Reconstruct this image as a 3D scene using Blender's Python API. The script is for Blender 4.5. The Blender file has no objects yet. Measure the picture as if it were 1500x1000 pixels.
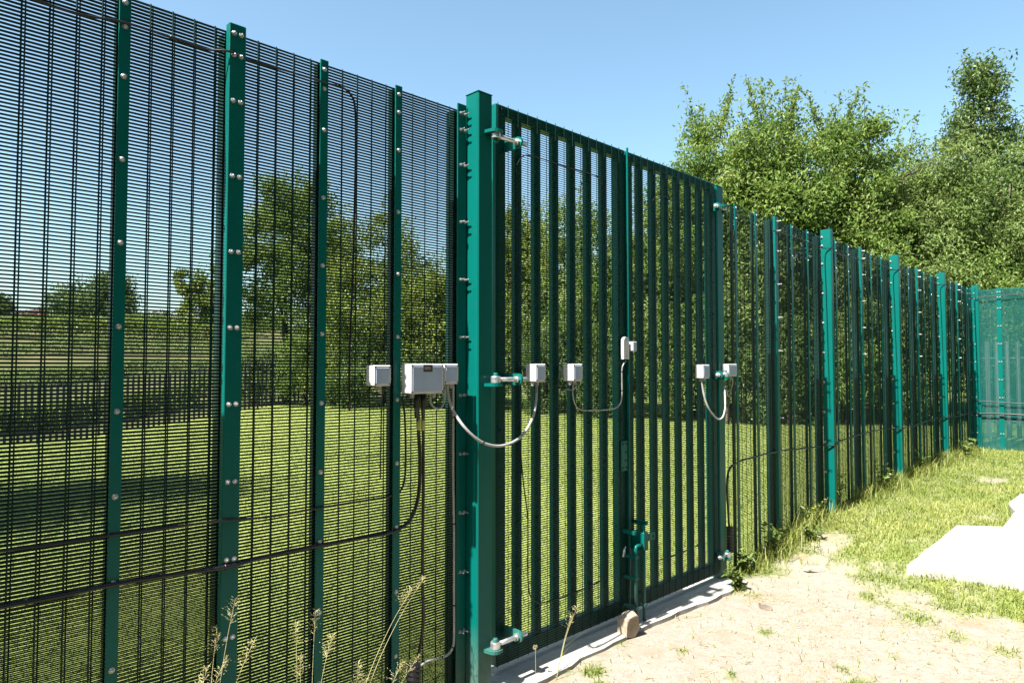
import bpy, math, random
import numpy as np
from mathutils import Vector, Matrix

# ------------------------------------------------------------------ camera, sky, sun, exposure
SC = bpy.context.scene
COL = SC.collection
EYE = 1.62
PITCH = math.atan(37 / 1000)
cam_d = bpy.data.cameras.new('camera')
cam_d.sensor_width = 36; cam_d.lens = 24.0; cam_d.clip_start = 0.05; cam_d.clip_end = 6000
cam = bpy.data.objects.new('camera', cam_d); COL.objects.link(cam)
cam.location = (0, 0, EYE); cam.rotation_euler = (math.pi / 2 + PITCH, 0, 0)
SC.camera = cam
SUN_EL = math.radians(54); SUN_AZ = math.radians(225.95)
w = bpy.data.worlds.new('World'); SC.world = w; w.use_nodes = True
nt = w.node_tree; bg = nt.nodes['Background']
sky = nt.nodes.new('ShaderNodeTexSky'); sky.sky_type = 'NISHITA'; sky.sun_disc = False
sky.sun_elevation = SUN_EL; sky.sun_rotation = SUN_AZ
sky.air_density = 1.0; sky.dust_density = 2.0; sky.ozone_density = 0.8
tint = nt.nodes.new('ShaderNodeMix'); tint.data_type = 'RGBA'; tint.blend_type = 'MULTIPLY'; tint.inputs[0].default_value = 1
tint.inputs[7].default_value = (.90, 1.05, .98, 1)
nt.links.new(sky.outputs[0], tint.inputs[6]); nt.links.new(tint.outputs[2], bg.inputs[0]); bg.inputs[1].default_value = 0.068
sun_d = bpy.data.lights.new('sun', 'SUN'); sun_d.energy = 5.0; sun_d.angle = math.radians(0.53)
sun_d.color = (1.0, 0.95, 0.87)
sun = bpy.data.objects.new('sun', sun_d); COL.objects.link(sun)
SUND = Vector((math.sin(SUN_AZ) * math.cos(SUN_EL), math.cos(SUN_AZ) * math.cos(SUN_EL), math.sin(SUN_EL)))
sun.rotation_euler = SUND.to_track_quat('Z', 'Y').to_euler()
sun.location = SUND * 40
SC.view_settings.view_transform = 'Standard'; SC.view_settings.look = 'None'
SC.view_settings.gamma = 1; SC.view_settings.exposure = 2.1
SC.render.engine = 'CYCLES'

rng = np.random.default_rng(7)
random.seed(7)

# ------------------------------------------------------------------ picking: a pixel is a direction, a plane gives the distance
def ray(px, py):
    a, b = (px - 750) / 1000, (500 - py) / 1000
    c, s = math.cos(PITCH), math.sin(PITCH)
    return np.array([a, c - s * b, s + c * b])

class Frame:
    """A fence line: local +x runs along it, local -y points to the camera side."""
    def __init__(self, origin, theta):
        self.o = np.array([origin[0], origin[1], 0.0]); self.th = theta
        self.u = np.array([math.sin(theta), math.cos(theta), 0.0])
        self.n = np.array([math.cos(theta), -math.sin(theta), 0.0])
        self.rz = math.pi / 2 - theta
    def pick(self, px, py, d=0.0):
        r = ray(px, py)
        k = (np.dot(self.o, self.n) + d) / np.dot(r, self.n)
        if True:
            c = np.array([0, 0, EYE])
            k = (d - np.dot(c - self.o, self.n)) / np.dot(r, self.n)
            p = c + r * k
        return float(np.dot(p - self.o, self.u)), float(p[2])
    def tx(self, px, d=0.0, py=537):
        return self.pick(px, py, d)[0]
    def world(self, t, d=0.0, z=0.0):
        p = self.o + self.u * t + self.n * d
        return (p[0], p[1], z)
    def local(self, X, Y):
        dx, dy = X - self.o[0], Y - self.o[1]
        return dx * self.u[0] + dy * self.u[1], dx * self.n[0] + dy * self.n[1]

def gp(px, py, z=0.0):
    r = ray(px, py); k = (z - EYE) / r[2]
    return (r[0] * k, r[1] * k)

TH = math.atan(1.020)
_n = np.array([math.cos(TH), -math.sin(TH)])
G = Frame(-2.652 * _n, TH)                      # left fence and gate
_g = G.world(G.tx(1058))
R = Frame(_g[:2], math.atan(0.995))             # fence beyond the gate
TC = R.tx(1425)
E = Frame(R.world(TC)[:2], R.th + math.pi / 2)  # return fence at the far end

# ------------------------------------------------------------------ terrain
def sm(x, a, b):
    t = np.clip((x - a) / (b - a), 0, 1); return t * t * (3 - 2 * t)

_perm = np.random.default_rng(3).random((256, 256))
def vnoise(x, y):
    xi, yi = np.floor(x).astype(int), np.floor(y).astype(int)
    fx, fy = x - xi, y - yi
    fx, fy = fx * fx * (3 - 2 * fx), fy * fy * (3 - 2 * fy)
    g = lambda a, b: _perm[a & 255, b & 255]
    return (g(xi, yi) * (1 - fx) + g(xi + 1, yi) * fx) * (1 - fy) + (g(xi, yi + 1) * (1 - fx) + g(xi + 1, yi + 1) * fx) * fy
def fbm(x, y, o=3):
    s, a, t = 0, 1, 0
    for i in range(o):
        s = s + a * vnoise(x * 2 ** i + 17 * i, y * 2 ** i + 31 * i); t += a; a *= .5
    return s / t

def height(X, Y, fine=True):
    X, Y = np.asarray(X, float), np.asarray(Y, float)
    s, dr = R.local(X, Y)
    tg, dg = G.local(X, Y)
    b = -dg
    r = np.hypot(X, Y)
    z = 0.2 * sm(s, 0.15, 2.0) + .07 * sm(s, 2.0, 7.0)
    z = z - 0.57 * sm(b, 0.3, 19) * (1 - sm(s, 1, 8))
    z = z + sm(b, 21, 30) * (5.2 * sm(r, 26, 85) + 10 * sm(r, 80, 260))
    if fine:
        near = 1 - sm(r, 12, 40)
        z = z + near * (0.035 * (fbm(X * 1.1, Y * 1.1) - .5) + 0.012 * (fbm(X * 6, Y * 6, 2) - .5))
    return z
def hz(x, y):
    return float(height(np.array([x]), np.array([y]))[0])

# ------------------------------------------------------------------ materials
MAT = {}
def nodes(name):
    m = bpy.data.materials.new(name); m.use_nodes = True
    t = m.node_tree; b = t.nodes['Principled BSDF']; MAT[name] = m
    return m, t, b
def nd(t, kind, **kw):
    n = t.nodes.new(kind)
    for k, v in kw.items(): setattr(n, k, v)
    return n
def noise(t, scale, detail=4, coord='Object', rough=.55, stretch=None):
    tc = nd(t, 'ShaderNodeTexCoord'); n = nd(t, 'ShaderNodeTexNoise')
    n.inputs['Scale'].default_value = scale; n.inputs['Detail'].default_value = detail; n.inputs['Roughness'].default_value = rough
    if stretch:
        mp = nd(t, 'ShaderNodeMapping'); mp.inputs['Scale'].default_value = stretch
        t.links.new(tc.outputs[coord], mp.inputs[0]); t.links.new(mp.outputs[0], n.inputs['Vector'])
    else:
        t.links.new(tc.outputs[coord], n.inputs['Vector'])
    return n.outputs['Fac']
def ramp(t, fac, stops):
    r = nd(t, 'ShaderNodeValToRGB'); el = r.color_ramp.elements
    while len(el) < len(stops): el.new(.5)
    for e, (p, c) in zip(el, stops):
        e.position = p; e.color = (*c, 1) if len(c) == 3 else c
    t.links.new(fac, r.inputs[0]); return r.outputs[0]
def mix(t, fac, a, b):
    m = nd(t, 'ShaderNodeMix', data_type='RGBA')
    for v, s in ((a, m.inputs[6]), (b, m.inputs[7])):
        if isinstance(v, tuple): s.default_value = (*v, 1)
        else: t.links.new(v, s)
    if isinstance(fac, (int, float)): m.inputs[0].default_value = fac
    else: t.links.new(fac, m.inputs[0])
    return m.outputs[2]
def bump(t, b, h, strength=.3, dist=.01):
    n = nd(t, 'ShaderNodeBump'); n.inputs['Strength'].default_value = strength; n.inputs['Distance'].default_value = dist
    t.links.new(h, n.inputs['Height']); t.links.new(n.outputs[0], b.inputs['Normal'])
def attr(t, name):
    a = nd(t, 'ShaderNodeAttribute', attribute_name=name); return a.outputs['Fac']

def plain(name, c1, c2, rough=.5, metal=0, scale=30, spec=.5, bumps=0, stretch=None, rvar=.12):
    m, t, b = nodes(name)
    f = noise(t, scale, 5, stretch=stretch)
    t.links.new(ramp(t, f, [(.35, c1), (.68, c2)]), b.inputs['Base Color'])
    b.inputs['Metallic'].default_value = metal
    b.inputs['Specular IOR Level'].default_value = spec
    mr = nd(t, 'ShaderNodeMapRange'); mr.inputs[3].default_value = max(.05, rough - rvar); mr.inputs[4].default_value = rough + rvar
    t.links.new(f, mr.inputs[0]); t.links.new(mr.outputs[0], b.inputs['Roughness'])
    if bumps: bump(t, b, f, bumps, .004)
    return m

# green powder coat with pale dust low down and faint streaks
m, t, b = nodes('green_paint')
f1 = noise(t, 9, 5, stretch=(1, 1, .15)); f2 = noise(t, 60, 4)
c = ramp(t, f1, [(.3, (.0003, .070, .061)), (.7, (.0006, .087, .076))])
tc = nd(t, 'ShaderNodeTexCoord'); sp = nd(t, 'ShaderNodeSeparateXYZ'); t.links.new(tc.outputs['Object'], sp.inputs[0])
mr = nd(t, 'ShaderNodeMapRange'); mr.inputs[1].default_value = .02; mr.inputs[2].default_value = .35; mr.inputs[3].default_value = .75; mr.inputs[4].default_value = 0
t.links.new(sp.outputs[2], mr.inputs[0])
mu = nd(t, 'ShaderNodeMath', operation='MULTIPLY'); t.links.new(mr.outputs[0], mu.inputs[0]); t.links.new(f2, mu.inputs[1])
f3 = noise(t, 22, 6, rough=.7); du = ramp(t, f3, [(.56, (0, 0, 0)), (.78, (.16, .16, .16))])
c = mix(t, du, c, (.035, .075, .065))
t.links.new(mix(t, mu.outputs[0], c, (.16, .165, .135)), b.inputs['Base Color'])
mr2 = nd(t, 'ShaderNodeMapRange'); mr2.inputs[3].default_value = .22; mr2.inputs[4].default_value = .45
t.links.new(f2, mr2.inputs[0]); t.links.new(mr2.outputs[0], b.inputs['Roughness'])
b.inputs['Specular IOR Level'].default_value = .16
bump(t, b, noise(t, 160, 3), .06, .002)

plain('shaded_wire_green', (.0005, .014, .0135), (.0008, .021, .020), .4, 0, 8, .2)  # the posts' paint again, with the mesh's shade darkened into its colour
plain('dark_shaded_green', (.002, .018, .016), (.003, .026, .022), .4, 0, 8, .35)  # back bars and posts: shade put into the green; small bolts share it
plain('galvanised', (.42, .43, .45), (.62, .63, .65), .38, .85, 40, .5)
plain('bolt_steel', (.26, .26, .28), (.42, .42, .44), .38, .7, 60, .5)
plain('grey_steel', (.13, .14, .15), (.20, .21, .22), .55, .4, 12, .4, stretch=(1, 1, .2))
plain('dark_shaded_steel', (.03, .034, .036), (.06, .065, .065), .6, .2, 12, .3)  # back palisade's backlit shade put into its colour; screws use it too
plain('box_plastic', (.36, .37, .39), (.41, .42, .43), .42, 0, 14, .4)
plain('bluish_shade_plastic', (.24, .29, .40), (.27, .325, .44), .45, 0, 14, .4)  # box plastic with the bluish shade of the front faces in its colour
plain('label_dark', (.015, .012, .014), (.03, .02, .025), .4, 0, 80)
plain('label_print', (.30, .24, .22), (.42, .35, .32), .5, 0, 80)
plain('black_rubber', (.0035, .0035, .0045), (.007, .007, .009), .38, 0, 40, .4)
plain('cable_grey', (.22, .22, .23), (.29, .29, .29), .42, 0, 20, .4)
plain('sleeve_yellow', (.26, .25, .06), (.34, .33, .09), .5, 0, 30)
plain('red_brick', (.16, .045, .03), (.22, .07, .045), .85, 0, 30, .2)
plain('roof_tile', (.055, .035, .03), (.085, .05, .04), .85, 0, 14, .2)
plain('render_wall', (.45, .40, .34), (.55, .50, .43), .9, 0, 6, .2)
plain('bark', (.045, .036, .028), (.11, .09, .07), .95, 0, 18, .1, .8, (1, 1, .15))
plain('stone', (.22, .175, .13), (.36, .31, .25), .95, 0, 9, .15, .9)
plain('pebble', (.12, .10, .08), (.30, .26, .22), .95, 0, 3, .1)
plain('twig', (.12, .09, .06), (.24, .19, .13), .9, 0, 20, .1)
plain('window_glass', (.02, .025, .03), (.03, .035, .04), .1, 0, 3, .5)

m, t, b = nodes('concrete')
f1 = noise(t, 3, 6); f2 = noise(t, 45, 5)
t.links.new(mix(t, .35, ramp(t, f1, [(.3, (.22, .21, .195)), (.7, (.31, .305, .29))]), ramp(t, f2, [(.3, (.17, .165, .15)), (.65, (.32, .315, .30))])), b.inputs['Base Color'])
b.inputs['Roughness'].default_value = .92; b.inputs['Specular IOR Level'].default_value = .15
bump(t, b, f2, .35, .004)

def leafmat(name, dark, mid, light, trans=.35, rough=.45, spec=.3):
    m, t, b = nodes(name)
    c = ramp(t, attr(t, 'var'), [(0, dark), (.5, mid), (1, light)])
    t.links.new(c, b.inputs['Base Color']); b.inputs['Roughness'].default_value = rough
    b.inputs['Specular IOR Level'].default_value = spec
    tr = nd(t, 'ShaderNodeBsdfTranslucent'); mx = nd(t, 'ShaderNodeMixShader'); mx.inputs[0].default_value = trans
    hs = nd(t, 'ShaderNodeHueSaturation'); hs.inputs['Value'].default_value = 1.25; hs.inputs['Hue'].default_value = .485
    t.links.new(c, hs.inputs['Color']); t.links.new(hs.outputs[0], tr.inputs[0])
    t.links.new(b.outputs[0], mx.inputs[1]); t.links.new(tr.outputs[0], mx.inputs[2])
    t.links.new(mx.outputs[0], t.nodes['Material Output'].inputs[0])
leafmat('leaf_willow', (.055, .105, .019), (.122, .192, .038), (.20, .245, .075), .40, .5, .22)
leafmat('leaf_pale', (.060, .103, .024), (.130, .192, .050), (.21, .255, .095), .40, .5, .22)
leafmat('leaf_dark', (.035, .066, .016), (.075, .122, .028), (.135, .19, .055))
leafmat('leaf_lime', (.065, .105, .014), (.130, .180, .026), (.21, .25, .052))
leafmat('leaf_copper', (.06, .025, .022), (.12, .05, .04), (.20, .10, .07), .2)
leafmat('blade_grass', (.085, .125, .022), (.175, .215, .042), (.33, .32, .12), .35, .5, .25)
leafmat('blade_lawn', (.082, .125, .03), (.165, .215, .052), (.28, .30, .11), .35, .5, .25)
leafmat('weed_leaf', (.05, .085, .018), (.095, .145, .03), (.17, .21, .06), .35, .45, .3)
leafmat('straw', (.26, .24, .11), (.40, .37, .19), (.54, .50, .30), .3, .6, .2)
leafmat('petal_yellow', (.6, .42, .01), (.7, .5, .02), (.8, .6, .05), .3)

# ground: bare sandy soil, weedy grass, mown lawn, far fields
m, t, b = nodes('ground')
f_s = noise(t, 2.2, 8, rough=.65); f_m = noise(t, 14, 6, rough=.6); f_f = noise(t, 110, 4, rough=.7)
sand = ramp(t, f_m, [(.25, (.145, .118, .092)), (.5, (.190, .166, .138)), (.72, (.225, .205, .180))])
sand = mix(t, .45, sand, ramp(t, f_f, [(.3, (.085, .070, .055)), (.48, (.19, .168, .142)), (.7, (.29, .268, .238))]))
sand = mix(t, ramp(t, f_s, [(.52, (0, 0, 0)), (.66, (.6, .6, .6))]), sand, (.19, .13, .085))
gr = ramp(t, f_m, [(.25, (.060, .085, .022)), (.5, (.115, .145, .038)), (.75, (.20, .205, .08))])
lawn = mix(t, .5, ramp(t, f_s, [(.3, (.095, .135, .034)), (.55, (.145, .18, .046)), (.75, (.20, .215, .075))]),
           ramp(t, f_f, [(.3, (.07, .09, .02)), (.55, (.145, .165, .042)), (.75, (.24, .23, .08))]))
f_far = noise(t, .02, 4, stretch=(1, 3.0, 1)); f_far2 = noise(t, .25, 7, rough=.7)
fld = mix(t, .6, ramp(t, f_far, [(.35, (.040, .056, .016)), (.47, (.062, .066, .024)), (.52, (.085, .068, .038)), (.62, (.045, .06, .018))]),
          ramp(t, f_far2, [(.3, (.02, .028, .009)), (.5, (.055, .066, .02)), (.7, (.11, .10, .045))]))
col = mix(t, attr(t, 'grass'), sand, gr)
col = mix(t, attr(t, 'lawn'), col, lawn)
col = mix(t, attr(t, 'field'), col, fld)
t.links.new(col, b.inputs['Base Color'])
b.inputs['Roughness'].default_value = .97; b.inputs['Specular IOR Level'].default_value = .1
ad = nd(t, 'ShaderNodeMath', operation='ADD'); t.links.new(f_m, ad.inputs[0]); t.links.new(f_f, ad.inputs[1])
bump(t, b, ad.outputs[0], .3, .012)

# ------------------------------------------------------------------ object helpers
def put(o, **props):
    for k, v in props.items():
        if v is not None: o[k] = v
    return o
def thing(name, label, cat, loc=(0, 0, 0), rz=0.0, group=None):
    o = bpy.data.objects.new(name, None); COL.objects.link(o)
    o.empty_display_size = .1; o.location = loc; o.rotation_euler = (0, 0, rz)
    return put(o, label=label, category=cat, group=group)
def fthing(name, label, cat, F, t=0.0, d=0.0, z=0.0, group=None):
    return thing(name, label, cat, F.world(t, d, z), F.rz, group)
def link(name, mesh, parent=None, loc=(0, 0, 0), rot=(0, 0, 0)):
    o = bpy.data.objects.new(name, mesh); COL.objects.link(o)
    o.parent = parent; o.location = loc; o.rotation_euler = rot
    return o

class MB:
    def __init__(self): self.v = []; self.f = []; self.s = []
    def add(self, vs, fs, smooth=False):
        k = len(self.v); self.v += [tuple(p) for p in vs]
        self.f += [tuple(i + k for i in f) for f in fs]; self.s += [smooth] * len(fs); return self
    def box(self, x0, x1, y0, y1, z0, z1, c=0.0):
        if c <= 0:
            vs = [(x, y, z) for z in (z0, z1) for x, y in ((x0, y0), (x1, y0), (x1, y1), (x0, y1))]
            return self.add(vs, [(3, 2, 1, 0), (4, 5, 6, 7), (0, 1, 5, 4), (1, 2, 6, 5), (2, 3, 7, 6), (3, 0, 4, 7)])
        # chamfered on every edge
        ring = lambda i: [(x0 + c, y0 + i), (x1 - c, y0 + i), (x1 - i, y0 + c), (x1 - i, y1 - c), (x1 - c, y1 - i), (x0 + c, y1 - i), (x0 + i, y1 - c), (x0 + i, y0 + c)]
        a, o = ring(c * .999), ring(0)
        vs = [(x, y, z0) for x, y in a] + [(x, y, z0 + c) for x, y in o] + [(x, y, z1 - c) for x, y in o] + [(x, y, z1) for x, y in a]
        fs = [tuple(range(7, -1, -1)), tuple(range(24, 32))]
        for l in range(3):
            for i in range(8): j = (i + 1) % 8; fs.append((l * 8 + i, l * 8 + j, l * 8 + 8 + j, l * 8 + 8 + i))
        return self.add(vs, fs)
    def prism(self, prof, axis, a0, a1):
        """prof: 2-D outline; axis 'x','y','z' extruded from a0 to a1"""
        n = len(prof); P = {'x': lambda p, a: (a, p[0], p[1]), 'y': lambda p, a: (p[0], a, p[1]), 'z': lambda p, a: (p[0], p[1], a)}[axis]
        vs = [P(p, a0) for p in prof] + [P(p, a1) for p in prof]
        fs = [tuple(range(n - 1, -1, -1)), tuple(range(n, 2 * n))] + [(i, (i + 1) % n, n + (i + 1) % n, n + i) for i in range(n)]
        return self.add(vs, fs)
    def lathe(self, prof, axis='z', n=12, o=(0, 0, 0), smooth=False):
        """prof: list of (radius, along)"""
        vs, fs = [], []
        for r, h in prof:
            for i in range(n):
                a = 2 * math.pi * i / n; p, q = r * math.cos(a), r * math.sin(a)
                v = {'z': (p, q, h), 'x': (h, p, q), 'y': (q, h, p)}[axis]
                vs.append((v[0] + o[0], v[1] + o[1], v[2] + o[2]))
        for l in range(len(prof) - 1):
            for i in range(n):
                j = (i + 1) % n; fs.append((l * n + i, l * n + j, l * n + n + j, l * n + n + i))
        fs.append(tuple(range(n - 1, -1, -1))); k = (len(prof) - 1) * n; fs.append(tuple(range(k, k + n)))
        return self.add(vs, fs, smooth)
    def tube(self, pts, r, n=8, cap=True):
        pts = [Vector(p) for p in pts]; m = len(pts)
        rs = r if hasattr(r, '__len__') else [r] * m
        tg = [(pts[min(i + 1, m - 1)] - pts[max(i - 1, 0)]).normalized() for i in range(m)]
        up = Vector((0, 0, 1)) if abs(tg[0].z) < .9 else Vector((1, 0, 0))
        a = tg[0].cross(up).normalized(); vs, fs = [], []
        for i in range(m):
            a = (a - tg[i] * a.dot(tg[i])).normalized(); c = tg[i].cross(a)
            for k in range(n):
                q = 2 * math.pi * k / n; vs.append(pts[i] + (a * math.cos(q) + c * math.sin(q)) * rs[i])
        for i in range(m - 1):
            for k in range(n):
                j = (k + 1) % n; fs.append((i * n + k, i * n + j, i * n + n + j, i * n + n + k))
        if cap: fs.append(tuple(range(n - 1, -1, -1))); fs.append(tuple(range((m - 1) * n, m * n)))
        return self.add(vs, fs, True)
    def mesh(self, name, mat):
        me = bpy.data.meshes.new(name); me.from_pydata(self.v, [], self.f)
        me.polygons.foreach_set('use_smooth', self.s)
        for q in (mat if isinstance(mat, (list, tuple)) else [mat]): me.materials.append(MAT[q])
        me.update(); return me
    def build(self, name, mat, parent=None, loc=(0, 0, 0), rot=(0, 0, 0)):
        return link(name, self.mesh(name, mat), parent, loc, rot)

def tri_mesh(name, V, F, mat, var=None, smooth=False, attrs=None):
    V = np.ascontiguousarray(V, np.float32); F = np.ascontiguousarray(F, np.int32); k = F.shape[1]
    me = bpy.data.meshes.new(name)
    me.vertices.add(len(V)); me.vertices.foreach_set('co', V.ravel())
    me.loops.add(F.size); me.loops.foreach_set('vertex_index', F.ravel())
    me.polygons.add(len(F)); me.polygons.foreach_set('loop_start', np.arange(0, F.size, k, dtype=np.int32))
    me.update(calc_edges=True)
    me.polygons.foreach_set('use_smooth', np.full(len(F), smooth))
    me.materials.append(MAT[mat])
    for an, av in {**({'var': var} if var is not None else {}), **(attrs or {})}.items():
        a = me.attributes.new(an, 'FLOAT', 'POINT'); a.data.foreach_set('value', np.ascontiguousarray(av, np.float32))
    me.validate(); return me

def spline(pts, k=8):
    P = np.array(pts, float); out = []
    Q = np.vstack([2 * P[0] - P[1], P, 2 * P[-1] - P[-2]])
    for i in range(len(P) - 1):
        a, b, c, d = Q[i:i + 4]
        for s in np.linspace(0, 1, k, endpoint=False):
            out.append(.5 * (2 * b + (c - a) * s + (2 * a - 5 * b + 4 * c - d) * s * s + (3 * b - a - 3 * c + d) * s ** 3))
    out.append(P[-1]); return out

def unit(v): return v / np.maximum(np.linalg.norm(v, axis=1, keepdims=True), 1e-9)
def leaves(C, D, N, L, W, fold=.25):
    """diamond leaves folded on the midrib -> V, F"""
    S = unit(np.cross(D, N)); N = unit(np.cross(S, D)); L = L[:, None]; W = W[:, None]
    mid = C + D * L * .45
    V = np.stack([C, mid + S * W * .5 + N * W * fold, C + D * L - N * L * .12, mid - S * W * .5 + N * W * fold], 1).reshape(-1, 3)
    k = np.arange(len(C))[:, None] * 4
    F = np.concatenate([k + [0, 1, 2], k + [0, 2, 3]], 1).reshape(-1, 3)
    return V, F
def blades(C, H, W, lean, curl, az):
    """grass blades: 5 points, 3 triangles"""
    n = len(C); dx = np.stack([np.cos(az), np.sin(az), np.zeros(n)], 1); sx = np.stack([-np.sin(az), np.cos(az), np.zeros(n)], 1)
    up = np.array([0, 0, 1.0]); H = H[:, None]; W = W[:, None]; lean = lean[:, None]; curl = curl[:, None]
    m = C + up * H * .55 * np.cos(lean) + dx * H * .55 * np.sin(lean)
    a2 = lean + curl
    tip = m + up * H * .5 * np.cos(a2) + dx * H * .5 * np.sin(a2)
    V = np.stack([C - sx * W * .5, C + sx * W * .5, m + sx * W * .4, m - sx * W * .4, tip], 1).reshape(-1, 3)
    k = np.arange(n)[:, None] * 5
    F = np.concatenate([k + [0, 1, 2], k + [0, 2, 3], k + [3, 2, 4]], 1).reshape(-1, 3)
    return V, F

# ------------------------------------------------------------------ ground
def sdist(poly, X, Y):
    """signed distance to a polygon, positive inside"""
    P = np.array(poly); d = np.full(X.shape, 1e9); ins = np.zeros(X.shape, bool)
    for i in range(len(P)):
        a, b_ = P[i], P[(i + 1) % len(P)]; e = b_ - a
        s = np.clip(((X - a[0]) * e[0] + (Y - a[1]) * e[1]) / (e @ e), 0, 1)
        d = np.minimum(d, np.hypot(X - a[0] - e[0] * s, Y - a[1] - e[1] * s))
        c = ((a[1] > Y) != (b_[1] > Y)) & (X < (b_[0] - a[0]) * (Y - a[1]) / (b_[1] - a[1] + 1e-12) + a[0])
        ins ^= c
    return np.where(ins, d, -d)

SAND = [gp(x, y) for x, y in ((690, 1010), (760, 980), (850, 948), (930, 905), (1010, 868), (1085, 862), (1150, 838), (1220, 815),
                              (1265, 862), (1330, 888), (1400, 918), (1500, 940), (1640, 950), (1900, 1200))] + [(3.4, .4), (2.0, -1.5), (-3, -3), (-1.6, 1.2), (-.55, 2.7)]
BARE = [(1030, 868, .16), (1195, 812, .12), (1215, 833, .22), (1325, 858, .18), (1440, 775, .18), (1380, 880, .2), (1150, 790, .1), (1260, 735, .1), (1450, 720, .2)]
TUFT = [(962, 897, .17), (985, 885, .12), (820, 972, .10), (870, 980, .09), (1235, 975, .12), (1260, 998, .14), (1400, 930, .2), (1350, 905, .25), (1470, 950, .2), (905, 935, .08),
        (1000, 948, .05), (1120, 920, .06), (1070, 985, .05), (1310, 960, .07), (880, 1000, .07)]
def grassmask(X, Y):
    n = fbm(X * 2.3, Y * 2.3, 4) - .5
    n2 = fbm(X * 8 + 5, Y * 8, 3) - .5
    m = sm(-sdist(SAND, X, Y) + n * 1.3 + n2 * .55, -.20, .34) * (.72 + .28 * sm(fbm(X * 9, Y * 9, 2), .35, .6))
    for x, y, r in BARE:
        p = gp(x, y, .1); m = m * (1 - .85 * sm(-np.hypot(X - p[0], Y - p[1]) + n * r * 1.4, -r, -r * .3))
    for x, y, r in TUFT:
        p = gp(x, y, .02); m = np.maximum(m, .95 * sm(-np.hypot(X - p[0], Y - p[1]) + n * r * 1.6, -r, -r * .2))
    return m

ang = np.radians(np.concatenate([np.arange(-44, 44, .4), np.arange(44, 316, 3.4)]))
rad = np.concatenate([[.25], .25 * np.cumprod(np.full(330, 1.022))])
rad = np.concatenate([rad, rad[-1] * np.cumprod(np.full(24, 1.1))])
A, RR = np.meshgrid(ang, rad)
X, Y = (np.sin(A) * RR).ravel(), (np.cos(A) * RR).ravel()
X = np.append(X, 0.0); Y = np.append(Y, 0.0)
Z = height(X, Y)
na, nr = len(ang), len(rad)
i, j = np.meshgrid(np.arange(nr - 1), np.arange(na), indexing='ij'); j2 = (j + 1) % na
q1 = np.stack([i * na + j, i * na + na + j, i * na + na + j2], -1).reshape(-1, 3)[:, ::-1]
q2 = np.stack([i * na + j, i * na + na + j2, i * na + j2], -1).reshape(-1, 3)[:, ::-1]
ce = np.stack([np.full(na, len(X) - 1), np.arange(na), (np.arange(na) + 1) % na], 1)[:, ::-1]
tg_, dg_ = G.local(X, Y); tr_, dr_ = R.local(X, Y)
inside = np.where(tr_ > 0, dr_, dg_)
lw = sm(-inside, -.02, .12); fd = sm(-dg_, 20.5, 22.5)
V = np.stack([X, Y, Z], 1)
me = tri_mesh('ground', V, np.concatenate([q1, q2, ce]), 'ground', smooth=True, attrs={'grass': grassmask(X, Y), 'lawn': lw, 'field': fd})
put(link('ground', me), kind='structure')

# ------------------------------------------------------------------ shared fence pieces
HF = 2.93
PITCHZ = 0.0127; PITCHX = 0.0762; WIRE = 0.0050
def wire_mesh(name, width, z0, z1, phase=0.0, front=True, ragged=0.0, seed=0, r=WIRE / 2, mat='shaded_wire_green', pz=PITCHZ):
    """welded mesh, local x 0..width, wires in the plane y=0; uprights on the front (-y) or the back"""
    rg = np.random.default_rng(seed); Vs, Fs = [], []; k = 0
    zs = np.arange(z0 + pz * .5, z1, pz); m = len(zs)
    segs = 5
    xs = np.linspace(0, width, segs)
    ex0 = rg.uniform(0, ragged, m) if ragged else np.zeros(m); ex1 = rg.uniform(0, ragged, m) if ragged else np.zeros(m)
    prof = np.array([(-r, 0), (0, -r), (r, 0), (0, r)])
    wob = .0012 * np.sin(xs * 5 + seed) ; wob[0] = wob[-1] = 0
    xx = np.repeat(xs[None], m, 0); xx[:, 0] -= ex0; xx[:, -1] += ex1
    P = np.zeros((m, segs, 4, 3)); P[..., 0] = xx[:, :, None]; P[..., 1] = prof[:, 0] + wob[None, :, None]; P[..., 2] = prof[:, 1] + zs[:, None, None]
    b = (np.arange(m)[:, None, None] * segs + np.arange(segs - 1)[None, :, None]) * 4
    c = np.arange(4)[None, None]; d = (np.arange(4) + 1)[None, None] % 4
    Fs.append(np.stack(np.broadcast_arrays(b + c, b + d, b + 4 + d, b + 4 + c), -1).reshape(-1, 4)); Vs.append(P.reshape(-1, 3)); k = P.size // 3
    xv = np.arange(phase, width + 1e-6, PITCHX); mv = len(xv); yo = -r * 1.8 if front else r * 1.8
    Q = np.zeros((mv, 2, 4, 3)); Q[..., 0] = xv[:, None, None] + prof[:, 0]; Q[..., 1] = yo + prof[:, 1]; Q[..., 2] = np.array([z0, z1])[None, :, None]
    b = np.arange(mv)[:, None] * 8 + k; c = np.arange(4)[None]; d = (np.arange(4) + 1)[None] % 4
    Fs.append(np.stack([b + c, b + d, b + 4 + d, b + 4 + c], -1).reshape(-1, 4)); Vs.append(Q.reshape(-1, 3))
    return tri_mesh(name, np.concatenate(Vs), np.concatenate(Fs), mat, smooth=True)

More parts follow.
